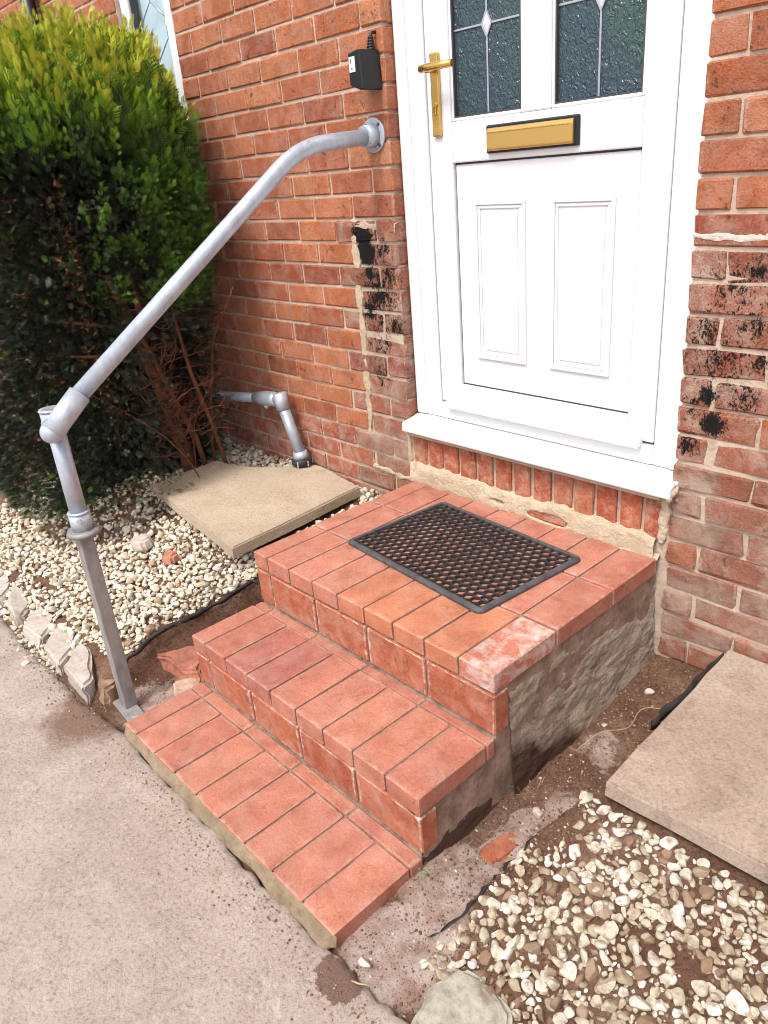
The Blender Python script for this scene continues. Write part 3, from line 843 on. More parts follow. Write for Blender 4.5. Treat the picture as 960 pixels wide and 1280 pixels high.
while zz < 2.4:
    came((gx(.5), zz), (gx(.5), zz + .10)); came((gx(.5), zz + .10), (gx(.12), zz + .17)); came((gx(.5), zz + .10), (gx(.88), zz + .17))
    came((gx(.12), zz + .17), (gx(.12), zz + .24)); came((gx(.88), zz + .17), (gx(.88), zz + .24))
    came((gx(.12), zz + .24), (gx(.5), zz + .31)); came((gx(.88), zz + .24), (gx(.5), zz + .31))
    came((gx(0), zz + .205), (gx(.12), zz + .205)); came((gx(.88), zz + .205), (gx(1), zz + .205)); zz += .31
m.obj('lead_came', M['lead'], wp)
m = MB(); m.box(WIN[0] + .01, WIN[1] - .01, .800, .806, WIN[2] + .01, WIN[3] - .01); m.obj('net_curtain', M['curtain'], win)

# black downpipe at the far left
dp = thing('downpipe', (-2.50, .66, .2), 'black rainwater downpipe on the wall above the conifer', 'downpipe')
m = MB(); m.tube([(-2.50, .672, .1), (-2.50, .672, 3.0)], .034, 16); m.obj('pipe', M['downpipe'], dp)
for z in (1.2, 2.32):
    m = MB(); m.tube([(-2.50, .672, z), (-2.50, .672, z + .05)], .042, 16); m.box(-2.56, -2.44, .70, .7195, z + .005, z + .045, .003); m.obj('bracket', M['downpipe'], dp)

# ================================================================== BRICK STEPS
steps = thing('brick_steps', (.42, 0, -.06), 'three red brick steps with a square landing below the front door', 'steps')
P_ = .1125
CX = [-.075] + [i * P_ for i in range(9)]          # joint lines across the width
ZT3, ZT2, ZT1 = .3517, .1715, 0.0
TH = .052
J = .0035
YR = [0.0, .2397, .4888, .7150]
core = MB()
core.box(-.068, .893, .008, .714, -.10, ZT3 - .006)
core.box(-.067, .892, -.248, .0079, -.101, ZT2 - .006)
core.box(-.066, .891, -.508, -.2481, -.102, ZT1 - .006)
core.obj('core', M['mortar_step'], steps)
def pick_top(r, c):
    if r == 0 and c == 8: return M['tread_dusty']
    if r == 0 and c in (4, 5, 6, 7): return M['tread_orange'] if c != 7 or True else M['tread']
    return M['tread']
for r in range(3):
    for c in range(9):
        brick(steps, CX[c] + J, CX[c+1] - J, YR[r] + J * (r > 0), YR[r+1] - J, ZT3 - TH, ZT3 + rnd.uniform(-.0012, .0012), pick_top(r, c), .0007, .0028, tilt=.003)
RX = [CX[0], CX[1], CX[3], CX[5], CX[7], CX[9]]
for i in range(5):
    brick(steps, RX[i] + .004, RX[i+1] - .004, .001 + rnd.uniform(0, .002), .055, ZT2 + .004, ZT3 - TH - .009, M['riser'], .0008, .004, tilt=.003)
    brick(steps, RX[i] + .004, RX[i+1] - .004, -.2553 + rnd.uniform(0, .002), -.2, ZT1 + .004, ZT2 - TH - .009, M['riser'], .0008, .004, tilt=.003)
for c in range(9):
    mt = M['tread_mauve'] if c in (2, 3) else M['tread']
    brick(steps, CX[c] + J, CX[c+1] - J, -.2563, -.0293 - J, ZT2 - TH, ZT2 + rnd.uniform(-.001, .001), mt, .0007, .0028, tilt=.003)
    brick(steps, CX[c] + J, CX[c+1] - J, -.5162, -.2948 - J, ZT1 - TH, ZT1 + rnd.uniform(-.001, .001), M['tread'], .0007, .0028, tilt=.003)
for i in range(5):
    brick(steps, RX[i] + J, RX[i+1] - J, -.0293 + J * .4, .000, ZT2 - TH, ZT2 - .0015, M['tread'], .0008, .003)
    brick(steps, RX[i] + J, RX[i+1] - J, -.2948 + J * .4, -.2560, ZT1 - TH, ZT1 - .0015, M['tread'], .0008, .003)
# rough cast side on the right
def side_fn(y0, y1, z0f, z1, xb, seed):
    def f(u, v):
        y = y0 + (y1 - y0) * u
        z0 = z0f(y); z = z0 + (z1 - z0) * v
        x = xb + .009 * fbm(y * 9, z * 16, seed, 6) - .005 * np.abs(fbm(y * 20, z * 34, seed + 3, 4)) + .020 * (1 - v) ** 2
        x = np.where(v > .985, xb - .03, x)
        return x, y, z
    return f
def fl_(y): return np.interp(y, [-.6, -.35, -.1, .3, .75], [-.11, -.09, -.08, -.05, .01])
rough_sheet('cement_side', 0, 1, 0, 1, 200, 90, side_fn(.058, .716, fl_, ZT3 - TH - .004, .893, 1.0), M['side'], steps)
rough_sheet('cement_side', 0, 1, 0, 1, 60, 40, side_fn(-.253, .056, fl_, ZT2 - TH - .004, .882, 2.0), M['side'], steps)
rough_sheet('cement_side', 0, 1, 0, 1, 50, 16, side_fn(-.512, -.254, fl_, ZT1 - TH * .7, .888, 3.0), M['side'], steps)
def lside(y0, y1, z1, xb, seed):
    f0 = side_fn(y0, y1, lambda y: -.1 + 0 * y, z1, 0.0, seed)
    def f(u, v):
        x, y, z = f0(u, v); return xb - x, y, z
    return f
rough_sheet('cement_side', 0, 1, 0, 1, 60, 40, lside(.05, .70, ZT3 - TH - .004, -.066, 4.0), M['side'], steps)
rough_sheet('cement_side', 0, 1, 0, 1, 50, 30, lside(-.20, .05, ZT2 - TH - .004, -.062, 5.0), M['side'], steps)
# tan bedding mortar trowelled along the front edge
def bed_fn(u, v):
    x = -.078 + (.982) * u
    w = .022 + .009 * fbm(x * 13, x * 0, 3.0, 4) + .010 * np.exp(-((x - .9) / .06) ** 2)
    taper = np.clip(np.minimum(u, 1 - u) / .02, .15, 1)
    y = -.5135 - w * v * taper
    z = -.003 - .028 * v ** 1.2 + .004 * fbm(x * 30, v * 3, 6.0, 4) * np.sin(v * np.pi)
    return x, y, z
rough_sheet('bedding', 0, 1, 0, 1, 160, 10, bed_fn, M['mortar_tan'], steps)
# pointing against the wall
def pt_fn(u, v):
    x = -.075 + .975 * u
    w = .012 + .006 * fbm(x * 16, x * 0, 5.0, 4)
    return x, .7205 - (w + .004) * (1 - v), ZT3 - .004 + (.012 + .004 * fbm(x * 22, v * 2, 2.0, 3)) * v ** .7
rough_sheet('pointing', 0, 1, 0, 1, 140, 6, pt_fn, M['mortar_cream'], steps)

# ================================================================== RUBBER MAT
mat_c = Vector((.4335, .398, ZT3 + .0016)); ang = R(-5.0)
mat_o = thing('rubber_door_mat', mat_c, 'black rubber honeycomb door mat on the brick landing', 'door mat')
RZ = Matrix.Rotation(ang, 4, 'Z'); MW = Matrix.Translation(mat_c) @ RZ
hw, hd, bw, ht = .298, .205, .0175, .0105
def rounded(hw, hd, r, n=6):
    out = []
    for sx, sy, a0 in ((1, 1, 0), (-1, 1, 90), (-1, -1, 180), (1, -1, 270)):
        for i in range(n + 1):
            a = R(a0 + 90 * i / n); out.append((sx * (hw - r) + r * math.cos(a), sy * (hd - r) + r * math.sin(a)))
    return out
bm = bmesh.new()
rings = []
for (inset, z, r) in ((0, 0, .022), (.001, .006, .021), (.007, ht, .016), (bw - .002, ht + .0005, .006), (bw, ht - .001, .005), (bw, 0, .005)):
    rings.append([bm.verts.new((x, y, z)) for x, y in rounded(hw - inset, hd - inset, max(.004, r))])
for a, b in zip(rings, rings[1:]):
    for i in range(len(a)): bm.faces.new((a[i], a[(i+1) % len(a)], b[(i+1) % len(a)], b[i]))
for v in bm.verts: v.co = MW @ v.co
me = bpy.data.meshes.new('border'); bmesh.ops.recalc_face_normals(bm, faces=bm.faces); bm.to_mesh(me); bm.free(); me.materials.append(M['rubber_edge'])
link('border', me, mat_o)
# honeycomb: open hexagonal cells
pv, pf = [], []
s = .0165; wth = .0012
iw, ih = hw - bw + .004, hd - bw + .004
dxh, dyh = s * math.sqrt(3), s * 1.5
rows = int(2 * ih / dyh) + 2
for jr in range(rows):
    cy = -ih + jr * dyh
    for ic in range(int(2 * iw / dxh) + 2):
        cx = -iw + ic * dxh + (dxh / 2 if jr % 2 else 0)
        if abs(cx) > iw - .006 or abs(cy) > ih - .006: continue
        base = len(pv)
        wz = ht - .0015 + rnd.uniform(-.0006, .0006)
        for rad, z in ((s, 0), (s, wz - .0008), (s - wth * .5, wz), (s - wth * 1.6, wz), (s - wth * 2, wz - .001), (s - wth * 1.3, 0)):
            for k in range(6):
                a = R(60 * k + 30)
                p = Vector((max(-iw, min(iw, cx + rad * math.cos(a))), max(-ih, min(ih, cy + rad * math.sin(a))), z))
                pv.append(MW @ p)
        for l in range(5):
            for k in range(6):
                pf.append((base + l*6 + k, base + l*6 + (k+1) % 6, base + (l+1)*6 + (k+1) % 6, base + (l+1)*6 + k))
link('honeycomb', from_np('honeycomb', np.array([tuple(p) for p in pv]), pf, M['rubber']), mat_o)

# ================================================================== HANDRAIL
rail = thing('handrail', (-.21, -.44, -.05), 'galvanised tube handrail running from the wall down to a grey post', 'handrail')
A0 = Vector((-.148, .700, 1.500)); A1 = Vector((-.140, .415, 1.483)); EL = Vector((-.172, -.440, .888))
m = MB(); m.tube(smooth_path([A0, A1, EL], .10, 12), .0232, 24); m.obj('rail_tube', M['galv'], rail)
wf = MB(); wf.tube([(-.148, .7195, 1.502), (-.148, .711, 1.502)], .050, 28); wf.tube([(-.148, .711, 1.502), (-.148, .672, 1.4995)], [.034, .031], 24)
wf = wf.obj('wall_flange', M['galv_fit'], rail)
for a in (45, 135, 225, 315):
    m = MB(); cx, cz = -.148 + .041 * math.cos(R(a)), 1.502 + .041 * math.sin(R(a)); m.tube([(cx, .712, cz), (cx, .7085, cz)], .005, 10); m.obj('screw', M['seal'], wf)
PT = Vector((-.212, -.440, .886)); PB = Vector((-.207, -.441, .575))
m = MB(); m.tube([PB, PT], .0232, 24); m.obj('post_tube', M['galv'], rail)
dr = (A1 - EL).normalized()
el = MB()
el.tube([PT + Vector((0, 0, -.045)), PT + Vector((0, 0, .018))], .0288, 24)
el.tube([PT + Vector((0, 0, .0182)), PT + Vector((0, 0, .023))], [.032, .029], 24)
el.tube([EL - dr * .030 + Vector((.004, 0, -.012)), EL + dr * .085], .0296, 24)
el.ball(EL - dr * .030 + Vector((.004, 0, -.012)), .0296, 3)
el.tube([PT + Vector((.005, 0, -.010)), EL - dr * .02 + Vector((.004, 0, -.006))], [.0285, .0292], 20)
el = el.obj('elbow_fitting', M['galv_fit'], rail)
m = MB(); m.tube([PT + Vector((0, 0, .0232)), PT + Vector((0, 0, .0238))], .022, 20); m.obj('socket', M['stake'], el)
m = MB(); nn = Vector((.6, -.6, -.5)).normalized()
m.tube([EL + dr * .06 + nn * .028, EL + dr * .06 + nn * .037], .008, 10); m.obj('grub_screw', M['galv_fit'], el)
m = MB(); m.tube([PT + Vector((-.028, -.012, -.02)), PT + Vector((-.038, -.016, -.02))], .007, 10); m.obj('grub_screw', M['galv_fit'], el)
cl = MB(); cl.tube([(-.207, -.441, .562), (-.207, -.441, .612)], .0292, 24); cl.tube([(-.207, -.441, .6121), (-.207, -.441, .617)], [.0315, .028], 24)
cl = cl.obj('collar', M['galv_fit'], rail)
m = MB(); m.tube([(-.207, -.441, .549), (-.207, -.441, .5615)], [.048, .043], 24); m.obj('base_flange', M['stake'], cl)
m = MB(); m.tube([(-.178, -.455, .60), (-.170, -.459, .60)], .006, 10); m.obj('grub_screw', M['galv_fit'], cl)
st = MB()
sp = Vector((-.212, -.444, 0)); rz = Matrix.Rotation(R(20), 3, 'Z')
st.box(-.230, -.190, -.464, -.424, -.048, .548, .0025, 2, rot=None)
st = st.obj('steel_post', M['stake'], rail)
m = MB(); m.box(-.262, -.112, -.482, -.428, -.0575, -.0485, .002, rot=Matrix.Rotation(R(-4), 3, 'Z')); m.obj('foot_plate', M['stake'], rail)

# second, shorter pipe by the wall
pp = thing('pipe_offcut', (-.70, .68, .29), 'short bent galvanised pipe standing on the buff slab against the wall', 'pipe')
Q0, Q1, Q2, Q3 = Vector((-1.45, .652, .485)), Vector((-.95, .652, .545)), Vector((-.775, .652, .564)), Vector((-.700, .660, .330))
m = MB(); m.tube([Q0, Q1], .0215, 20); m.obj('horizontal_tube', M['galv'], pp)
m = MB(); m.tube([Q1 - (Q1-Q0).normalized() * .02, Q1 + (Q2-Q1) * .35, Q1 + (Q2-Q1) * .7, Q2 - (Q2-Q1).normalized() * .03], [.026, .033, .031, .027], 20)
m.tube([Q2 + Vector((-.01, 0, .028)), Q2 + Vector((.004, 0, -.04))], .0295, 20); m.ball(Q1 + (Q2-Q1)*.4 + Vector((0, -.01, -.03)), .012, 2); m.obj('elbow_fitting', M['galv_fit'], pp)
m = MB(); m.tube([Q2 + Vector((.004, 0, -.03)), Q3 + Vector((-.003, 0, .01))], .0235, 20); m.obj('vertical_tube', M['galv'], pp)
m = MB(); m.tube([Q3 + Vector((-.004, 0, .02)), Q3 + Vector((0, 0, -.012))], [.029, .036], 20); m.obj('collar', M['galv_fit'], pp)
m = MB(); m.tube([Q3 + Vector((0, 0, -.0121)), Q3 + Vector((.002, 0, -.030)), Q3 + Vector((.003, 0, -.043))], [.044, .044, .034], 18); bf = m.obj('base_flange', M['rubber'], pp)
for a in range(0, 360, 60):
    m = MB(); d = Vector((math.cos(R(a)), math.sin(R(a)), 0)); m.box(-.003, .003, -.003, .003, -.012, .012, .001, rot=None)
    o = m.obj('bolt', M['galv_fit'], bf); o.location = Q3 + d * .0435 + Vector((.001, 0, -.026))

# ================================================================== WALL BOX
bx = thing('wall_box', (-.123, .70, 1.63), 'small black box with a white sticker fixed to the bricks', 'box')
m = MB()
m.prism([(-.152, 1.640), (-.152, 1.722), (-.108, 1.728), (-.100, 1.728), (-.095, 1.625), (-.106, 1.622)], 'y', .638, .7195, .003)
body = m.obj('casing', M['black_plastic'], bx)
m = MB(); m.box(-.146, -.120, .6362, .6378, 1.672, 1.712, .0005); m.obj('sticker', M['sticker'], bx)
m = MB(); m.box(-.138, -.131, .6352, .6361, 1.680, 1.684); m.box(-.140, -.135, .6352, .6361, 1.695, 1.706); m.obj('sticker_print', M['grey_print'], bx)
m = MB()
for i in range(5): m.tube([(-.113, .70, 1.727 + i*.0075), (-.113, .70, 1.7335 + i*.0075)], [.0135 - i*.0012, .012 - i*.0012], 12)
m.obj('cable_gland', M['black_plastic'], bx)
m = MB(); m.tube(smooth_path([(-.113, .70, 1.755), (-.113, .703, 1.772), (-.112, .735, 1.776)], .01), .0045, 8); m.obj('cable', M['black_plastic'], bx)

# ================================================================== PAVING SLABS
def slab(name, poly, z0, z1, mat, label, tilt=(0, 0)):
    t = bmesh.new()
    A = [t.verts.new((x, y, z0)) for x, y in poly]; B = [t.verts.new((x, y, z1)) for x, y in poly]
    t.faces.new(list(reversed(A))); t.faces.new(B)
    n = len(poly)
    for i in range(n): t.faces.new((A[i], A[(i+1) % n], B[(i+1) % n], B[i]))
    bmesh.ops.recalc_face_normals(t, faces=t.faces)
    te = [e for e in t.edges if abs(e.verts[0].co.z - z1) < 1e-6 and abs(e.verts[1].co.z - z1) < 1e-6]
    bmesh.ops.bevel(t, geom=te, offset=.005, segments=2, affect='EDGES')
    for v in t.verts:
        v.co += Vector((rnd.uniform(-.0012, .0012), rnd.uniform(-.0012, .0012), rnd.uniform(-.0006, .0006)))
    me = bpy.data.meshes.new(name); t.to_mesh(me); t.free(); me.materials.append(mat)
    return link(name, me, label=label, cat='paving slab')
def dens(poly, closed=True, n=7):
    out = []
    for i in range(len(poly)):
        a = poly[i]; b = poly[(i+1) % len(poly)]
        for k in range(n):
            t = k / n; w = .0022
            out.append((a[0] + (b[0]-a[0])*t + rnd.uniform(-w, w), a[1] + (b[1]-a[1])*t + rnd.uniform(-w, w)))
    return out
notch = [(-.620, .705), (-.67, .70), (-.72, .665), (-.76, .61), (-.82, .555), (-.89, .515), (-.95, .49), (-1.00, .48), (-1.085, .475)]
slab('paving_slab', dens([(-1.066, .145), (-.68, .09), (-.269, .036), (-.295, .35), (-.324, .655)], n=4)[:-4] + [(-.324, .655)] + notch, .243, .285, M['slab_buff'],
     'buff paving slab with a notched corner lying on the left gravel')
slab('paving_slab', dens([(1.146, .078), (1.78, .095), (1.79, .712), (1.122, .712)], n=9), .108, .150, M['slab_grey'], 'grey paving slab beside the trench on the right, gravel in front')

# ================================================================== STONES
def stone_bank(n, sub, seed, cuts=5):
    r = np.random.RandomState(seed); bank = []
    t = bmesh.new(); bmesh.ops.create_icosphere(t, subdivisions=sub, radius=1.0); t.verts.ensure_lookup_table()
    V = np.array([v.co[:] for v in t.verts]); F = np.array([[v.index for v in f.verts] for f in t.faces]); t.free()
    for i in range(n):
        v = V.copy()
        for c in range(cuts):
            d = r.normal(size=3); d /= np.linalg.norm(d); h = r.uniform(.38, .75)
            over = np.clip(v @ d - h, 0, None); v = v - over[:, None] * d * .93
        v *= (1 + .05 * np.sin(v[:, [1]] * 5 + i) + .05 * np.sin(v[:, [0]] * 6 + 2 * i))
        v *= np.array([r.uniform(.95, 1.3), r.uniform(.8, 1.1), r.uniform(.55, .85)])
        bank.append(v)
    return bank, F
def scatter(name, pts, bank, F, seed, mat, tint_fn, label, smooth_ang=38):
    r = np.random.RandomState(seed)
    vs, fs, ts = [], [], []; off = 0
    for (x, y, z, s) in pts:
        v = bank[r.randint(len(bank))]
        q = r.normal(size=4); q[1:3] *= .22; q /= np.linalg.norm(q)
        w, a, b, c = q
        Rm = np.array([[1-2*(b*b+c*c), 2*(a*b-c*w), 2*(a*c+b*w)], [2*(a*b+c*w), 1-2*(a*a+c*c), 2*(b*c-a*w)], [2*(a*c-b*w), 2*(b*c+a*w), 1-2*(a*a+b*b)]])
        p = (v * s) @ Rm.T + np.array([x, y, z])
        vs.append(p); fs.append(F + off); ts.append(np.full(len(v), tint_fn(r, x, y))); off += len(v)
    me = from_np(name, np.concatenate(vs), np.concatenate(fs), mat, smooth=True, sharp=smooth_ang, attr={'tint': np.concatenate(ts)})
    return link(name, me, kind='stuff', label=label)
def darts(r, n, region, rad_fn, k=.82):
    """points no closer than their radii allow"""
    cell = .02; gridd = {}; out = []
    for _ in range(n):
        x, y = region(r); 
        if x is None: continue
        s = rad_fn(r, x, y)
        ci, cj = int(x // cell), int(y // cell); ok = True
        for a in range(ci-2, ci+3):
            for b in range(cj-2, cj+3):
                for (px, py, ps) in gridd.get((a, b), ()):
                    if (px-x)**2 + (py-y)**2 < (k * (ps + s))**2: ok = False; break
                if not ok: break
            if not ok: break
        if ok: gridd.setdefault((ci, cj), []).append((x, y, s)); out.append((x, y, s))
    return out
rs = np.random.RandomState(5)
def in_left(r):
    x, y = r.uniform(-1.95, -.07), r.uniform(-.57, .715)
    if x > np.interp(y, [a for a, b in MEM_L], [b for a, b in MEM_L]) - .004 and y < .12: return None, None
    if x > -.082: return None, None
    if -1.04 < x < -.30 and .17 < y < .45: return None, None      # hidden under the slab
    # earth showing under the shrub
    d = math.hypot((x + 1.27) / .46, (y - .12) / .36)
    if d < 1 and r.uniform() < .80: return None, None
    if y < -.41 and (x > -.55 or r.uniform() < .55): return None, None
    if y < -.35 and float(vn(x * 14, y * 14, 9.0)) > .45: return None, None
    return x, y
bankL, FL = stone_bank(18, 2, 1, cuts=7)
P1 = darts(rs, 26000, in_left, lambda r, x, y: r.choice([.008, .0105, .013, .016], p=[.25, .35, .28, .12]), k=.60)
pts = [(x, y, float(soil_h(x, y)) + s * .35, s) for x, y, s in P1]
P2 = darts(rs, 9000, in_left, lambda r, x, y: r.choice([.010, .013, .016, .019], p=[.3, .4, .22, .08]), k=.80)
pts += [(x, y, float(soil_h(x, y)) + .010 + s * .45, s) for x, y, s in P2]
def under_slab(p):
    x, y, z, s = p
    if -1.03 < x < -.29 and .06 < y < .64 and not (x < -.72 and y > .47) and z > .22: return True
    return False
pts = [p for p in pts if not under_slab(p)]
scatter('gravel', pts, bankL, FL, 3, M['gravel_pale'], lambda r, x, y: r.uniform(.0, .15) if r.uniform() < .09 else r.uniform(.2, 1.0), 'pale cream gravel spread over the bed left of the steps')

def in_right(r):
    x, y = r.uniform(1.03, 1.85), r.uniform(-.55, .10)
    e = np.interp(y, [a for a, b in EDGE_R], [b for a, b in EDGE_R]) + .012
    if x < e or y > .075: return None, None
    if y < -.42 + .12 * (x - 1.06) and x < 1.34: return None, None
    # sparse band of earth beside the trench and below the slab
    bare = .93 * math.exp(-((x - 1.13) / .10) ** 2) * math.exp(-((y + .02) / .13) ** 2) + .5 * math.exp(-((x - 1.06) / .05) ** 2)
    if r.uniform() < bare: return None, None
    if float(vn(x * 9, y * 9, 4.0)) > .80: return None, None
    return x, y
bankR, FR_ = stone_bank(16, 3, 2, cuts=7)
P3 = darts(rs, 22000, in_right, lambda r, x, y: r.choice([.006, .010, .0135, .017], p=[.28, .32, .25, .15]), k=.76)
pts = [(x, y, float(soil_h(x, y)) - s * .05, s) for x, y, s in P3]
P4 = darts(rs, 3500, in_right, lambda r, x, y: r.choice([.010, .014, .018], p=[.4, .4, .2]), k=.85)
pts += [(x, y, float(soil_h(x, y)) + .002 + s * .28, s) for x, y, s in P4]
scatter('gravel', pts, bankR, FR_, 4, M['gravel_right'], lambda r, x, y: r.uniform(.0, .25) if r.uniform() < .15 else r.uniform(.26, 1.0), 'muddy cream gravel in the bed right of the trench')

bankS, FS = stone_bank(8, 1, 9, cuts=3)
def in_trench(r):
    if r.uniform() < .68:
        x, y = r.uniform(.90, 1.14), r.uniform(-.52, .70)
    elif r.uniform() < .5: x, y = r.uniform(-.36, -.08), r.uniform(-.54, .05)
    else: x, y = r.uniform(1.1, 1.8), r.uniform(-.45, .07)
    if x > 1.12 and y > .07: return None, None
    return x, y
P5 = darts(rs, 9000, in_trench, lambda r, x, y: .0012 + .0036 * r.uniform() ** 3, k=.9)
scatter('soil_crumbs', [(x, y, float(soil_h(x, y)) + s * .3, s) for x, y, s in P5], bankS, FS, 6, M['crumb'], lambda r, x, y: r.uniform(), 'loose crumbs of earth and grit on the trench soil', 60)
P6 = darts(rs, 2600, lambda r: (r.uniform(-1.3, 1.2), -.545 - r.exponential(.035)), lambda r, x, y: .0009 + .0026 * r.uniform() ** 3, k=.9)
scatter('grit', [(x, y, -.0212 + s * .3, s) for x, y, s in P6 if x < -.12 or y < -.556], bankS, FS, 7, M['crumb'], lambda r, x, y: r.uniform(.2, 1), 'loose grit scattered on the concrete path along its edge', 60)
def rock(name, poly, z0, z1, mat, label, cat='stone', group=None, seed=0, taper=.9, rough=.008, bev=.009):
    """irregular block from a top outline"""
    r = random.Random(seed)
    cx = sum(p[0] for p in poly) / len(poly); cy = sum(p[1] for p in poly) / len(poly)
    t = bmesh.new()
    B = [t.verts.new((cx + (x-cx)*taper, cy + (y-cy)*taper, z1 + r.uniform(-.006, .006))) for x, y in poly]
    A = [t.verts.new((cx + (x-cx)*1.06, cy + (y-cy)*1.06, z0)) for x, y in poly]
    n = len(poly); t.faces.new(list(reversed(A))); t.faces.new(B)
    for i in range(n): t.faces.new((A[i], A[(i+1) % n], B[(i+1) % n], B[i]))
    bmesh.ops.recalc_face_normals(t, faces=t.faces)
    bmesh.ops.bevel(t, geom=t.edges[:], offset=bev, segments=3, affect='EDGES')
    bmesh.ops.triangulate(t, faces=t.faces)
    for _ in range(3):
        le = [e for e in t.edges if e.calc_length() > .018]
        if not le: break
        bmesh.ops.subdivide_edges(t, edges=le, cuts=1); bmesh.ops.triangulate(t, faces=[f for f in t.faces if len(f.verts) > 3])
    for v in t.verts:
        k = float(fbm(v.co.x * 22 + v.co.z * 9, v.co.y * 22 + v.co.z * 5, seed, 4)); v.co += Vector((k, float(vn(v.co.y*40, v.co.z*40, seed)), k)) * rough
    for f in t.faces: f.smooth = True
    me = bpy.data.meshes.new(name); t.to_mesh(me); t.free(); me.set_sharp_from_angle(angle=R(40)); me.materials.append(mat)
    return link(name, me, label=label, cat=cat, group=group)
KG = 'edging stones along the path'
rock('edging_stone', [(-1.464,-.422), (-1.372,-.418), (-1.252,-.438), (-1.169,-.495), (-1.15,-.525), (-1.30,-.53), (-1.42,-.50)], -.08, .008, M['sett'], 'pale edging stone cut by the left edge of the picture, farthest from the post', 'stone', KG, 1, .97)
rock('edging_stone', [(-1.230,-.440), (-1.124,-.430), (-1.020,-.445), (-.950,-.503), (-.960,-.535), (-1.07,-.519), (-1.175,-.479)], -.08, .010, M['sett'], 'white rounded edging stone, second from the left edge', 'stone', KG, 2, .97)
rock('edging_stone', [(-.983,-.425), (-.843,-.417), (-.777,-.465), (-.716,-.526), (-.872,-.537), (-.940,-.492)], -.08, .010, M['sett'], 'squarish pale edging stone, third from the left edge', 'stone', KG, 3, .97)
rock('edging_stone', [(-.790,-.436), (-.649,-.418), (-.587,-.453), (-.510,-.538), (-.667,-.533), (-.728,-.489)], -.08, .012, M['sett'], 'pinkish veined edging stone, next to the triangular one', 'stone', KG, 4, .97)
rock('edging_stone', [(-.598,-.425), (-.508,-.428), (-.40,-.468), (-.329,-.500), (-.307,-.532), (-.474,-.531), (-.523,-.503)], -.08, .016, M['sett'], 'triangular edging stone nearest the grey post', 'stone', KG, 5, .97)
rock('brown_stone', [(-.510,-.405), (-.491,-.385), (-.384,-.400), (-.290,-.440), (-.280,-.490), (-.32,-.497), (-.40,-.456), (-.49,-.418)], -.09, -.008, plain('brown_rock', (.27,.17,.11), .9, bump=(60,.006), var=.45, vscale=25), 'brown lump of stone between the triangular edging stone and grey post', 'stone', None, 6, .95)
rock('boulder', [(1.115,-.525), (1.09,-.44), (1.115,-.37), (1.19,-.345), (1.25,-.375), (1.32,-.43), (1.30,-.53), (1.2,-.55)], -.12, -.012, M['boulder'], 'flat grey green boulder at the bottom edge below the gravel', 'stone', None, 7, .90, .013)
rock('broken_brick', [(-.41,-.25), (-.375,-.15), (-.20,-.155), (-.11,-.235), (-.17,-.275), (-.28,-.265), (-.33,-.30)], -.10, -.002, M['terracotta'], 'broken terracotta brick in the hollow left of the middle step', 'brick', None, 8, .9, .010)
rock('broken_brick', [(-.20,-.30), (-.16,-.235), (-.09,-.235), (-.09,-.31), (-.15,-.325)], -.10, -.030, plain('buff_shard', (.44,.30,.22), .9, bump=(60,.005), var=.3, vscale=30), 'buff brick fragment wedged against the left side of the middle step', 'brick', None, 9, .9, .008)
rock('broken_brick', [(.945,-.125), (.955,-.045), (.985,-.015), (1.015,-.03), (1.01,-.12), (.985,-.15)], -.09, -.043, M['riser'], 'red half buried brick in the trench right of the steps', 'brick', None, 10, .95, .004, .006)
rock('flat_shard', [(-.86,-.08), (-.83,-.01), (-.77,-.02), (-.76,-.07), (-.80,-.10)], .15, .195, plain('grey_shard', (.50,.42,.36), .9, bump=(60,.004), var=.2), 'flat grey pointed shard on the gravel below the conifer', 'stone', None, 11, .8, .004)
rock('terracotta_shard', [(-.64,-.06), (-.63,-.015), (-.585,-.01), (-.565,-.05), (-.60,-.075)], .15, .190, M['terracotta'], 'reddish shard lying on the left gravel between post and slab', 'stone', None, 12, .8, .004)
def loose(x, y, s, label, z=None, mat='white_stone', seed=0):
    v = bankR[seed % len(bankR)] * s; zz = (float(soil_h(x, y)) if z is None else z) + s * .3
    me = from_np('pebble', v, FR_, M[mat], smooth=True, sharp=38)
    o = link('pebble', me, label=label, cat='pebble', group='loose pebbles'); o.location = (x, y, zz); o.rotation_euler.z = seed
loose(.975, -.503, .0125, 'white pebble on the soil between the path and bottom step corner', -.025, seed=3)
loose(-.655, -.600, .014, 'white pebble on the path in front of the pinkish edging stone', -.025, seed=5)
loose(-.70, -.585, .009, 'small pebble between the path and the squarish edging stone', -.025, seed=6)
loose(-.76, -.585, .014, 'cream pebble on the path below the squarish edging stone', -.025, seed=8)
loose(.985, .045, .016, 'white stone lying midway along the trench floor', seed=1)
loose(.985, .56, .013, 'pale chip in the trench near the house wall', seed=9)
loose(.945, .40, .008, 'tiny white chip against the concrete side of the landing', seed=10)
loose(1.06, -.12, .009, 'small white pebble on the edge between the trench and right gravel', seed=12)

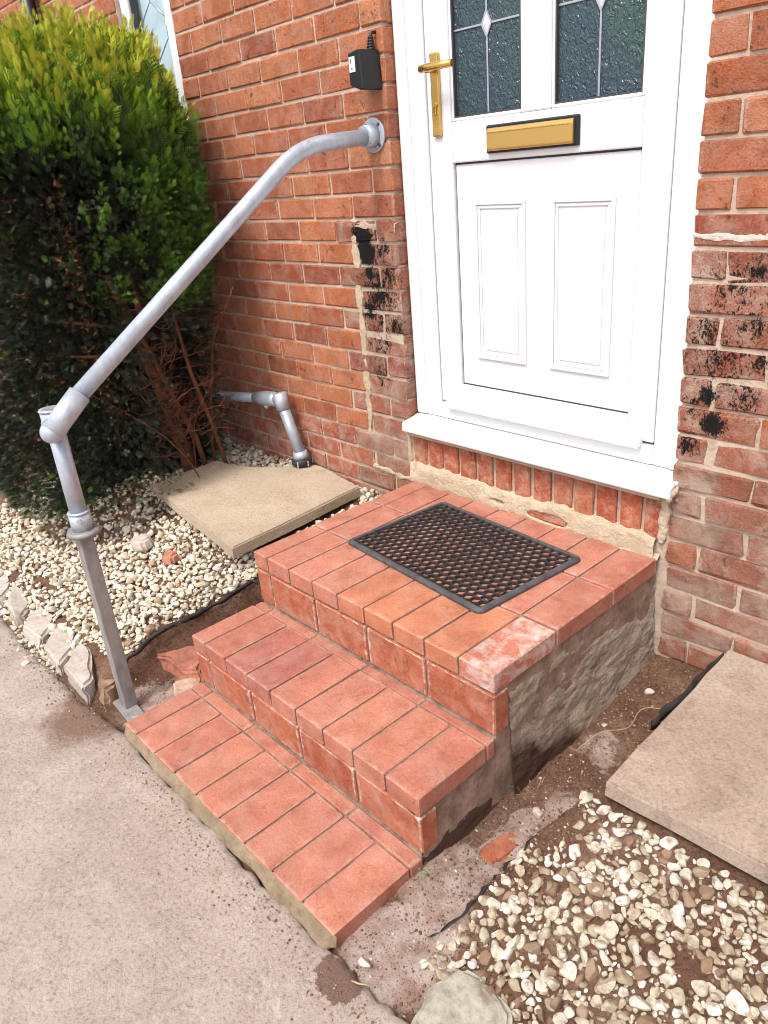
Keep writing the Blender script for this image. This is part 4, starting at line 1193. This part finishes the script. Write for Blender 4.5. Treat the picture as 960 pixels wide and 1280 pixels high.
# ================================================================== WEED MEMBRANE
def strip_obj(name, line, width, label, drop=(0, 0, -1), seed=0):
    L = [Vector(p) for p in line]; n = len(L); v = []; f = []
    r = random.Random(seed)
    for i, p in enumerate(L):
        k = width * (1 + .35 * float(vn(i * .4, 0, seed)))
        d = Vector(drop)
        side = Vector((.004 * float(vn(i * .6, 3, seed)), 0, 0))
        a = p + side; b = p + d * k + side * 2
        v += [a, a + Vector((.0015, .0015, .001)), b + Vector((.0015, .0015, 0)), b]
    for i in range(n - 1):
        a = 4 * i; b = a + 4
        for k in range(4): f.append((a + k, a + (k+1) % 4, b + (k+1) % 4, b + k))
    me = from_np(name, np.array([tuple(q) for q in v]), f, M['membrane'])
    return link(name, me, label=label, cat='membrane')
def seq(tab, n, dx, z_fn):
    y0, y1 = tab
    out = []
    for i in range(n):
        y = y0 + (y1 - y0) * i / (n-1); out.append((dx(y), y, z_fn(y)))
    return out
ml = lambda y: float(np.interp(y, [a for a, b in MEM_L], [b for a, b in MEM_L]))
strip_obj('weed_membrane', seq((-.43, .10), 40, lambda y: ml(y) + .014 + .006 * float(vn(y*30, 0, 1)), lambda y: float(bed_left(y)) + .014 + .004 * float(vn(y*40, 1, 2))), .017, 'black weed membrane edge under the left gravel', (.25, 0, -.9), 1)
mr = lambda y: float(np.interp(y, [a for a, b in EDGE_R], [b for a, b in EDGE_R]))
strip_obj('weed_membrane', seq((-.37, .06), 36, lambda y: mr(y) - .004 + .004 * float(vn(y*30, 0, 1)), lambda y: float(soil_h(mr(y) - .004, y)) + .006 + .002 * float(vn(y*40, 1, 2))), .012, 'frayed black membrane edge between the trench and right gravel', (-.5, 0, -.6), 2)
strip_obj('weed_membrane', seq((.34, .712), 24, lambda y: 1.105 + .006 * float(vn(y*25, 0, 1)), lambda y: .128 + .006 * float(vn(y*30, 1, 2))), .045, 'black membrane sticking up beside the grey slab by the wall', (.15, 0, -1), 3)

# ================================================================== CONIFER
SC = Vector((-1.285, .165, 0))
shrub = thing('conifer_shrub', (-1.24, .34, .2), 'clipped conifer bush with golden green tips in front of the house', 'shrub')
rc = np.random.RandomState(21)
PROF = [(.08,.36), (.25,.42), (.6,.445), (1.1,.455), (1.4,.46), (1.58,.45), (1.72,.415), (1.83,.33), (1.90,.0)]
def stretch(ph): return 1 + .24 * np.clip(np.cos(ph + R(121)), 0, 1)
def rad(z, ph):
    z = np.asarray(z); b = np.interp(z, [a for a, _ in PROF], [r for _, r in PROF])
    return b * (1 + .24 * np.clip(np.cos(ph + R(121)), 0, 1) + .07 * vn(ph * 2.2, z * 4, 1.0) + .05 * vn(ph * 6, z * 9, 2.0))
def bare_mask(z, ph):
    """1 where the right lower flank has lost its leaves"""
    a = (ph - R(30) + math.pi) % (2*math.pi) - math.pi
    m = np.exp(-(a / R(50)) ** 4) * (1 - sstep(.90, 1.06, z + .09 * vn(ph * 5, z * 5, 6.0)))
    a2 = (ph + R(2) + math.pi) % (2*math.pi) - math.pi
    m2 = np.exp(-(a2 / R(26)) ** 4) * sstep(.55, .68, z) * (1 - sstep(.86, 1.0, z)) * .0
    return np.maximum(m, m2)
N = 46000
zc = rc.uniform(.08, 1.0, N) ** .85 * 1.80 + .06
zc = np.clip(zc, .08, 1.875); ph = rc.uniform(-math.pi, math.pi, N)
# more on the crown
NT_ = 5200
zt = np.concatenate([zc, np.full(NT_, 0.0)]); rr = np.sqrt(rc.uniform(0, 1, NT_)) * .44
pt = rc.uniform(-math.pi, math.pi, NT_)
ztop = np.interp(rr, [0,.33,.415,.45,.46], [1.90,1.83,1.72,1.58,1.40])
rr = rr * stretch(pt)
depth = np.abs(rc.normal(0, .05, N)); depth = np.clip(depth, 0, .22)
r1 = np.maximum(rad(zc, ph) - depth, .02)
bare = bare_mask(zc, ph)
inner = rc.uniform(0, 1, N) < bare
r1 = np.where(inner, r1 * rc.uniform(.15, .62, N), r1)
keep = ~(inner & (rc.uniform(0, 1, N) < .93))
px = SC.x + r1 * np.cos(ph); py = SC.y + r1 * np.sin(ph)
tx = SC.x + rr * np.cos(pt); ty = SC.y + rr * np.sin(pt); tz = ztop - np.abs(rc.normal(0, .04, NT_))
PX = np.concatenate([px[keep], tx]); PY = np.concatenate([py[keep], ty]); PZ = np.concatenate([zc[keep], tz])
PH = np.concatenate([ph[keep], pt]); IN = np.concatenate([inner[keep], np.zeros(NT_, bool)]); DP = np.concatenate([depth[keep], np.zeros(NT_)])
PY = np.minimum(PY, .665)
# inner growth round the stems, interior shade put into its near-black tint
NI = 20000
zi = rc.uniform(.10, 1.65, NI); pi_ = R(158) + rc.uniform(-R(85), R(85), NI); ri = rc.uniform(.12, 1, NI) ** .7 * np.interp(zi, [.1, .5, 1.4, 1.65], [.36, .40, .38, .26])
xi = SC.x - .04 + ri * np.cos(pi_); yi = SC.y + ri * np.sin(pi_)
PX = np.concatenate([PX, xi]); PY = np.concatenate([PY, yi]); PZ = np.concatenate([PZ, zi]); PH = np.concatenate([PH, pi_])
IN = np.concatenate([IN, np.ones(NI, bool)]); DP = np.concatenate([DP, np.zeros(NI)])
# upright plumes of new growth on the crown and along the right shoulder
NPL = 900
plz = rc.uniform(1.52, 1.87, NPL); plp = rc.uniform(-math.pi, math.pi, NPL)
crown_ = rc.uniform(0, 1, NPL) < .45
plr = np.where(crown_, np.sqrt(rc.uniform(0, 1, NPL)) * .40, rad(plz, plp) - .01)
plz = np.where(crown_, np.interp(plr, [0,.33,.415,.45,.46], [1.90,1.83,1.72,1.58,1.40]), plz) - .03
plr = np.where(crown_, plr * stretch(plp), plr)
sh = rc.uniform(0, 1, NPL) < .22                       # shoulder plumes lower down on the right
plp = np.where(sh, rc.normal(R(38), R(26), NPL), plp); plz = np.where(sh, rc.uniform(.98, 1.45, NPL), plz); plr = np.where(sh, rad(plz, plp) - .01, plr)
pd = np.stack([np.cos(plp) * .42, np.sin(plp) * .42, np.full(NPL, 1.0)], -1) + rc.normal(0, .16, (NPL, 3))
pd /= np.linalg.norm(pd, axis=1, keepdims=True)
pl_len = rc.uniform(.07, .15, NPL) * np.where(sh, .7, 1.0)
FPP = 26
tq = np.tile(np.linspace(.05, 1.0, FPP), (NPL, 1))
base = np.stack([SC.x + plr * np.cos(plp), SC.y + plr * np.sin(plp), plz], -1)
lat = rc.normal(0, 1, (NPL, FPP, 3)) * (.016 * (1.05 - tq))[..., None]
pp_ = (base[:, None, :] + pd[:, None, :] * (tq * pl_len[:, None])[..., None] + lat).reshape(-1, 3)
PLD = (pd[:, None, :] * 1.3 + lat * 38).reshape(-1, 3); PLD /= np.linalg.norm(PLD, axis=1, keepdims=True)
PLT = (np.where(sh, .42, .50 + .34 * sstep(1.50, 1.76, plz))[:, None] + rc.uniform(-.10, .14, NPL)[:, None] + np.where(sh, .10, .26)[:, None] * tq).reshape(-1)
PLL = np.repeat(rc.uniform(.022, .034, NPL), FPP)
pp_[:, 1] = np.minimum(pp_[:, 1], .665)
n0 = len(PX)
PX = np.concatenate([PX, pp_[:, 0]]); PY = np.concatenate([PY, pp_[:, 1]]); PZ = np.concatenate([PZ, pp_[:, 2]])
PH = np.concatenate([PH, np.repeat(plp, FPP)]); IN = np.concatenate([IN, np.zeros(NPL * FPP, bool)]); DP = np.concatenate([DP, np.zeros(NPL * FPP)])
n = len(PX)
out = np.stack([np.cos(PH), np.sin(PH), np.zeros(n)], -1)
topw = sstep(1.36, 1.66, PZ)
up = (.35 + 1.5 * topw)[:, None] * np.array([[0, 0, 1.0]])
D = out * (1 - .55 * topw)[:, None] + up + rc.normal(0, .38, (n, 3))
D /= np.linalg.norm(D, axis=1, keepdims=True)
D[n0:] = PLD
S = np.cross(D, rc.normal(size=(n, 3))); S /= np.linalg.norm(S, axis=1, keepdims=True)
Nn = np.cross(D, S)
edge = (np.cos(PH - R(55)) > .72) & (PZ > 1.0) & ~IN
Ln = rc.uniform(.022, .042, n) * (1 + .9 * topw) * np.where(edge, 1.25, 1.0)
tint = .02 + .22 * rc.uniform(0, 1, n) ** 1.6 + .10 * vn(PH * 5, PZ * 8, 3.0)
tint = np.where(edge, np.maximum(tint, .30 + .26 * rc.uniform(0, 1, n)), tint)
bandz = sstep(1.46, 1.72, PZ + .10 * vn(PH * 4, PZ * 3, 5.0) + .07 * rc.normal(size=n))
tint = tint * (1 - bandz) + bandz * (.55 + .42 * rc.uniform(0, 1, n) ** .8 * (0.4 + .6 * sstep(1.5, 1.8, PZ)))
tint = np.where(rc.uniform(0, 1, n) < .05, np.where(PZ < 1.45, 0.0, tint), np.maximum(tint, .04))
tint = np.where(IN, .04 + .1 * rc.uniform(0, 1, n), tint)  # shade inside the bush painted into the inner fronds
fresh = (rc.uniform(0, 1, n) < .025) & ~IN; tint = np.where(fresh, np.maximum(tint, .5), tint)
low = (PZ < .42) & ~IN; tint = np.where(low, tint + .20 * rc.uniform(0, 1, n), tint)
Ln = np.where(IN, Ln * 1.5, Ln)
tint[n0:] = PLT; Ln[n0:] = PLL
tint = np.clip(tint, 0, 1)
# one frond: a rachis with alternate scale-leaved side shoots, each a folded blade
base_v, base_f = [], []
def blade(p, d, l, w):
    d = np.array(d, float); d /= np.linalg.norm(d); sd = np.array([-d[1], d[0], 0])
    i = len(base_v); p = np.array(p, float)
    base_v.extend([p, p + d*l*.45 + sd*w + np.array([0, 0, .02]), p + d*l, p + d*l*.45 - sd*w + np.array([0, 0, .02])])
    base_f.extend([(i, i+1, i+2), (i, i+2, i+3)])
blade((0, 0, 0), (1, 0, 0), 1.0, .036)
for k, (x, l) in enumerate([(.10, .44), (.26, .46), (.42, .42), (.58, .35), (.74, .26)]):
    for sgn in (1, -1):
        blade((x + .05 * (sgn > 0), 0, 0), (1, sgn * .85, .12 * (-1) ** k), l, .038)
BV = np.array(base_v); BF = np.array(base_f)
V = (PX[:, None] * np.array([[1.0]]))
V = np.stack([PX, PY, PZ], -1)[:, None, :] + Ln[:, None, None] * (BV[None, :, [0]] * D[:, None, :] + BV[None, :, [1]] * S[:, None, :] + BV[None, :, [2]] * Nn[:, None, :])
V[:, :, 1] -= (BV[None, :, 0] ** 2) * Ln[:, None] * 0
V[:, :, 2] -= .22 * (BV[None, :, 0] ** 2) * Ln[:, None] * (1 - topw)[:, None]
V[:, :, 1] = np.minimum(V[:, :, 1], .705)
F = (BF[None] + (np.arange(n) * len(BV))[:, None, None]).reshape(-1, 3)
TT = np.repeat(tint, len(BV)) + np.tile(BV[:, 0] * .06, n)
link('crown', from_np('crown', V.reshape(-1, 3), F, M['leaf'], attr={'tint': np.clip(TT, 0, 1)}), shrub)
# trunk and bare limbs
tk = MB()
tk.tube([(-1.20, .40, .16), (-1.215, .395, .35), (-1.26, .36, .60), (-1.30, .32, .85), (-1.33, .27, 1.10)], [.036, .030, .027, .024, .018], 10)
tk.obj('trunk', M['bark'], shrub)
lm = MB(); r2 = random.Random(8)
lm.tube([(-1.12, .44, .20), (-1.14, .42, .40), (-1.17, .36, .62), (-1.20, .30, .85), (-1.19, .30, 1.0)], [.013, .012, .011, .009, .006], 8)
lm.tube([(-1.04, .50, .22), (-1.06, .47, .45), (-1.075, .42, .70), (-1.09, .40, .95), (-1.08, .38, 1.10)], [.010, .009, .0085, .007, .004], 8)
lm.tube([(-1.29, .33, .80), (-1.18, .30, .90), (-1.12, .28, 1.0), (-1.13, .27, 1.12)], [.012, .011, .009, .006], 8)
lm.tube([(-1.28, .34, .72), (-1.36, .18, .78), (-1.44, .05, .80)], [.010, .008, .005], 8)
lm.tube([(-1.30, .30, .88), (-1.36, .12, .93), (-1.42, 0, .96)], [.009, .007, .004], 8)
for i in range(7):
    a = R(r2.uniform(8, 85)); q = r2.uniform(.18, .38); x0, y0 = SC.x + q * math.cos(a), min(.64, SC.y + q * math.sin(a))
    w = r2.uniform(.003, .008); p = Vector((x0 + r2.uniform(-.02, .04), y0, .20)); pl = [p.copy()]; d = Vector((r2.uniform(-.25, .05), r2.uniform(-.25, .0), 1))
    top = r2.uniform(.55, 1.05)
    while p.z < top:
        d = (d + Vector((r2.uniform(-.28, .28), r2.uniform(-.28, .2), 0))); d.z = 1; p = p + d * .07; p.y = min(p.y, .66); pl.append(p.copy())
    lm.tube(pl, [w * (1 - .75 * k / len(pl)) for k in range(len(pl))], 7)
    for k in range(2, len(pl) - 1, 2):
        e = pl[k] + Vector((r2.uniform(-.10, .12), r2.uniform(-.10, .06), r2.uniform(.02, .10))); e.y = min(e.y, .66)
        lm.tube([pl[k], (pl[k] + e) / 2 + Vector((0, 0, .012)), e], [w * .45, w * .35, w * .15], 5)
lm.obj('limb', M['bark'], shrub)
tw = MB()
def twig(p, d, l, r0, depth=0):
    pts = [Vector(p)]; d = Vector(d).normalized()
    for i in range(4):
        d = (d + Vector((r2.uniform(-.35, .35), r2.uniform(-.35, .35), r2.uniform(-.25, .35)))).normalized()
        pts.append(pts[-1] + d * l / 4)
    for q in pts: q.y = min(q.y, .69)
    tw.tube(pts, [r0, r0*.85, r0*.7, r0*.5, r0*.25], 5)
    if depth < 2:
        for i in (1, 2, 3):
            if r2.random() < .8: twig(pts[i], d + Vector((r2.uniform(-1, 1), r2.uniform(-1, 1), r2.uniform(-.6, .8))), l * .5, r0 * .5, depth + 1)
for i in range(60):
    a = R(r2.uniform(5, 95)); z = r2.uniform(.28, 1.02); q = r2.uniform(.12, .38)
    twig((SC.x + q * math.cos(a), SC.y + q * math.sin(a), z), (math.cos(a), math.sin(a), r2.uniform(-.1, .9)), r2.uniform(.10, .26), r2.uniform(.0018, .0042))
tw.obj('twigs', M['twig'], shrub, kind='stuff')

# ================================================================== SMALL GROWTH
def blades(name, x, y, n, h, mat, label, cat, spread=.02, z=None, w=.0012, seed=0):
    r = random.Random(seed); m = MB(); zz = float(soil_h(x, y)) - .004 if z is None else z
    for i in range(n):
        a = r.uniform(0, 6.28); l = h * r.uniform(.5, 1.2); q = r.uniform(0, spread)
        p0 = Vector((x + q*math.cos(a), y + q*math.sin(a), zz)); d = Vector((math.cos(a)*.6, math.sin(a)*.6, 1))
        p1 = p0 + d * l * .5; p2 = p1 + Vector((math.cos(a), math.sin(a), r.uniform(-.2, .6))) * l * .5
        m.tube([p0, p1, p2], [w, w, w * .3], 5)
    return m.obj(name, mat, label=label, cat=cat)
m = MB(); r3 = random.Random(4)
wz = thing('weed', (.905, -.262, -.06), 'small green weed at the right end of the bottom step', 'weed')
for i in range(9):
    a = r3.uniform(0, 6.28); l = r3.uniform(.012, .028); p = Vector((.906, -.262, -.058)); d = Vector((math.cos(a)*.5, math.sin(a)*.5, r3.uniform(.8, 1.6)))
    q = p + d * l; sd = Vector((-math.sin(a), math.cos(a), 0)) * .004
    m.tube([p, q], .0009, 5); m.ball(q, .0055, 1, (1, .5, .8))
m.obj('leaves', M['weed'], wz)
blades('dry_grass', .915, -.15, 14, .06, M['straw'], 'tuft of dry straw against the side of the middle step', 'grass', .05, w=.0006, seed=2)
blades('dry_grass', .93, .10, 9, .05, M['straw'], 'few dry stalks below the corner of the landing', 'grass', .04, w=.0006, seed=3)
rt = MB(); rt.tube(smooth_path([(.96, .25, .012), (.975, .33, .03), (1.02, .40, .012), (1.00, .48, .03), (1.06, .53, .02), (1.07, .43, .012)], .05), .0011, 6)
rt.obj('root', M['straw'], label='thin curling root on the trench floor near the wall', cat='root')
fw = MB(); fw.tube([(.985, -.545, -.021), (1.0, -.54, -.019), (1.02, -.525, -.021)], [.0015, .002, .001], 6); fw.obj('straw_stalk', M['straw'], label='short yellow stalk on the soil beside the boulder', cat='stalk')
dl = MB(); dl.prism([(-1.165, .066), (-1.150, .092), (-1.128, .088), (-1.122, .068), (-1.135, .05), (-1.155, .048)], 'z', .235, .239)
dl = dl.obj('dead_leaf', M['dead_leaf'], label='curled red dead leaf below the conifer beside the slab', cat='leaf')
